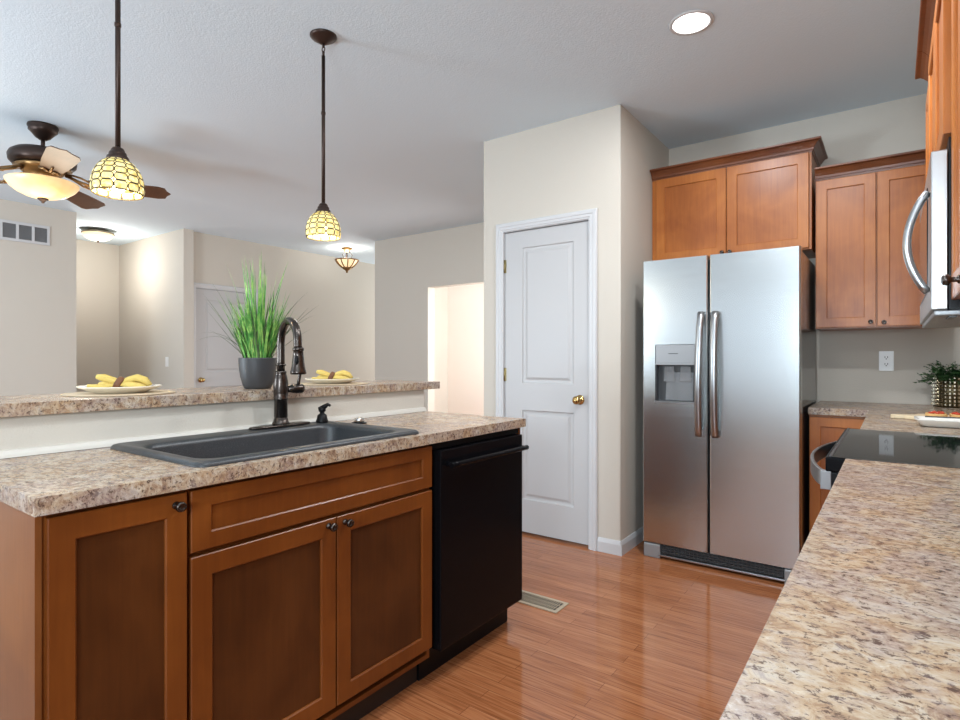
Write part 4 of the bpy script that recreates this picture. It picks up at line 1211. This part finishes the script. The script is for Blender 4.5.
# ------------------------------------------------------------------ flush light in the recess hall
q = Vector((-7.629, 2.779, 0))
t = thing('flush_light', 'small flush dome ceiling light with bronze rim in the far left recess', 'ceiling light', (q.x, q.y, H))
MB().lathe([(0.10, H - 0.0005), (0.12, H - 0.02), (0.165, H - 0.030), (0.172, H - 0.045), (0.160, H - 0.050), (0, H - 0.05)], q, 36).build('rim', mat('brushed_bronze', srgb(150, 140, 120), 0.4, 0.6), t)
MB().lathe([(0.158, H - 0.0505), (0.150, H - 0.075), (0.120, H - 0.105), (0.070, H - 0.125), (0.0, H - 0.132)], q, 36, cap=False).build('glass_dome', glow('amber_dome_lit', (1.0, 0.74, 0.44), 0.8), t)
MB().lathe([(0.012, H - 0.130), (0.012, H - 0.140), (0.006, H - 0.150), (0, H - 0.152)], q, 12).build('finial', M['orbd'], t)
l = bpy.data.lights.new('flush_lamp', 'POINT'); l.energy = 21; l.color = (1, 0.96, 0.90); l.shadow_soft_size = 0.12
lo = bpy.data.objects.new('flush_lamp', l); C.objects.link(lo); lo.location = (q.x, q.y, H - 0.40)

# ------------------------------------------------------------------ semi-flush light in the foyer
q = Vector((-6.097, 5.254, 0))
t = thing('semi_flush_light', 'ornate bronze and amber glass bowl light hanging in the far foyer', 'ceiling light', (q.x, q.y, H))
MB().lathe([(0.078, H - 0.0005), (0.078, H - 0.012), (0.045, H - 0.035), (0.022, H - 0.060), (0.0, H - 0.062)], q, 24).build('canopy', M['bronzeg'], t)
b = MB(); b.tube([q + Vector((0, 0, H - 0.06)), q + Vector((0, 0, 2.545))], 0.008, 8)
for k in range(3):
    a = 2 * PI * k / 3 + 0.5; dd_ = Vector((math.cos(a), math.sin(a), 0))
    b.tube([q + dd_ * 0.03 + Vector((0, 0, H - 0.05)), q + dd_ * 0.075 + Vector((0, 0, 2.60)), q + dd_ * 0.060 + Vector((0, 0, 2.56)), q + dd_ * 0.13 + Vector((0, 0, 2.535))], 0.005, 6)
b.build('stem', M['orbd'], t)
MB().lathe([(0.150, 2.532), (0.135, 2.505), (0.105, 2.470), (0.060, 2.435), (0.0, 2.425)], q, 30, cap=False).build('glass_bowl', glow('amber_bowl_lit', (1.0, 0.72, 0.40), 0.8), t)
b = MB()
for k in range(10):
    a = 2 * PI * k / 10; dd_ = Vector((math.cos(a), math.sin(a), 0))
    b.tube([q + dd_ * r + Vector((0, 0, z)) for r, z in ((0.158, 2.535), (0.141, 2.503), (0.110, 2.466), (0.064, 2.430))], 0.008, 6)
b.tube([q + Vector((0.158 * math.cos(2 * PI * k / 30), 0.158 * math.sin(2 * PI * k / 30), 2.535)) for k in range(30)], 0.009, 8, True, True)
b.lathe([(0.0, 2.44), (0.065, 2.436), (0.060, 2.415), (0.030, 2.398), (0.014, 2.385), (0.020, 2.375), (0.010, 2.362), (0, 2.36)], q, 20)
b.build('scroll_frame', M['bronzeg'], t)
l = bpy.data.lights.new('foyer_lamp', 'POINT'); l.energy = 8; l.color = (0.97, 0.97, 0.95); l.shadow_soft_size = 0.08
lo = bpy.data.objects.new('foyer_lamp', l); C.objects.link(lo); lo.location = (q.x, q.y, 2.60)
# daylit hall behind the opening
area('hall_daylight', (-3.2, YO + 0.75, 1.5), (0, PI / 2, 0), 2.0, 0.9, 56, (0.98, 0.97, 0.97))
area('foyer_fill', (-6.1, YB - 0.15, 1.5), (-PI / 2, 0, 0), 1.1, 2.0, 56, (0.93, 0.97, 1.0))  # fill light added to brighten the foyer, no window in that wall
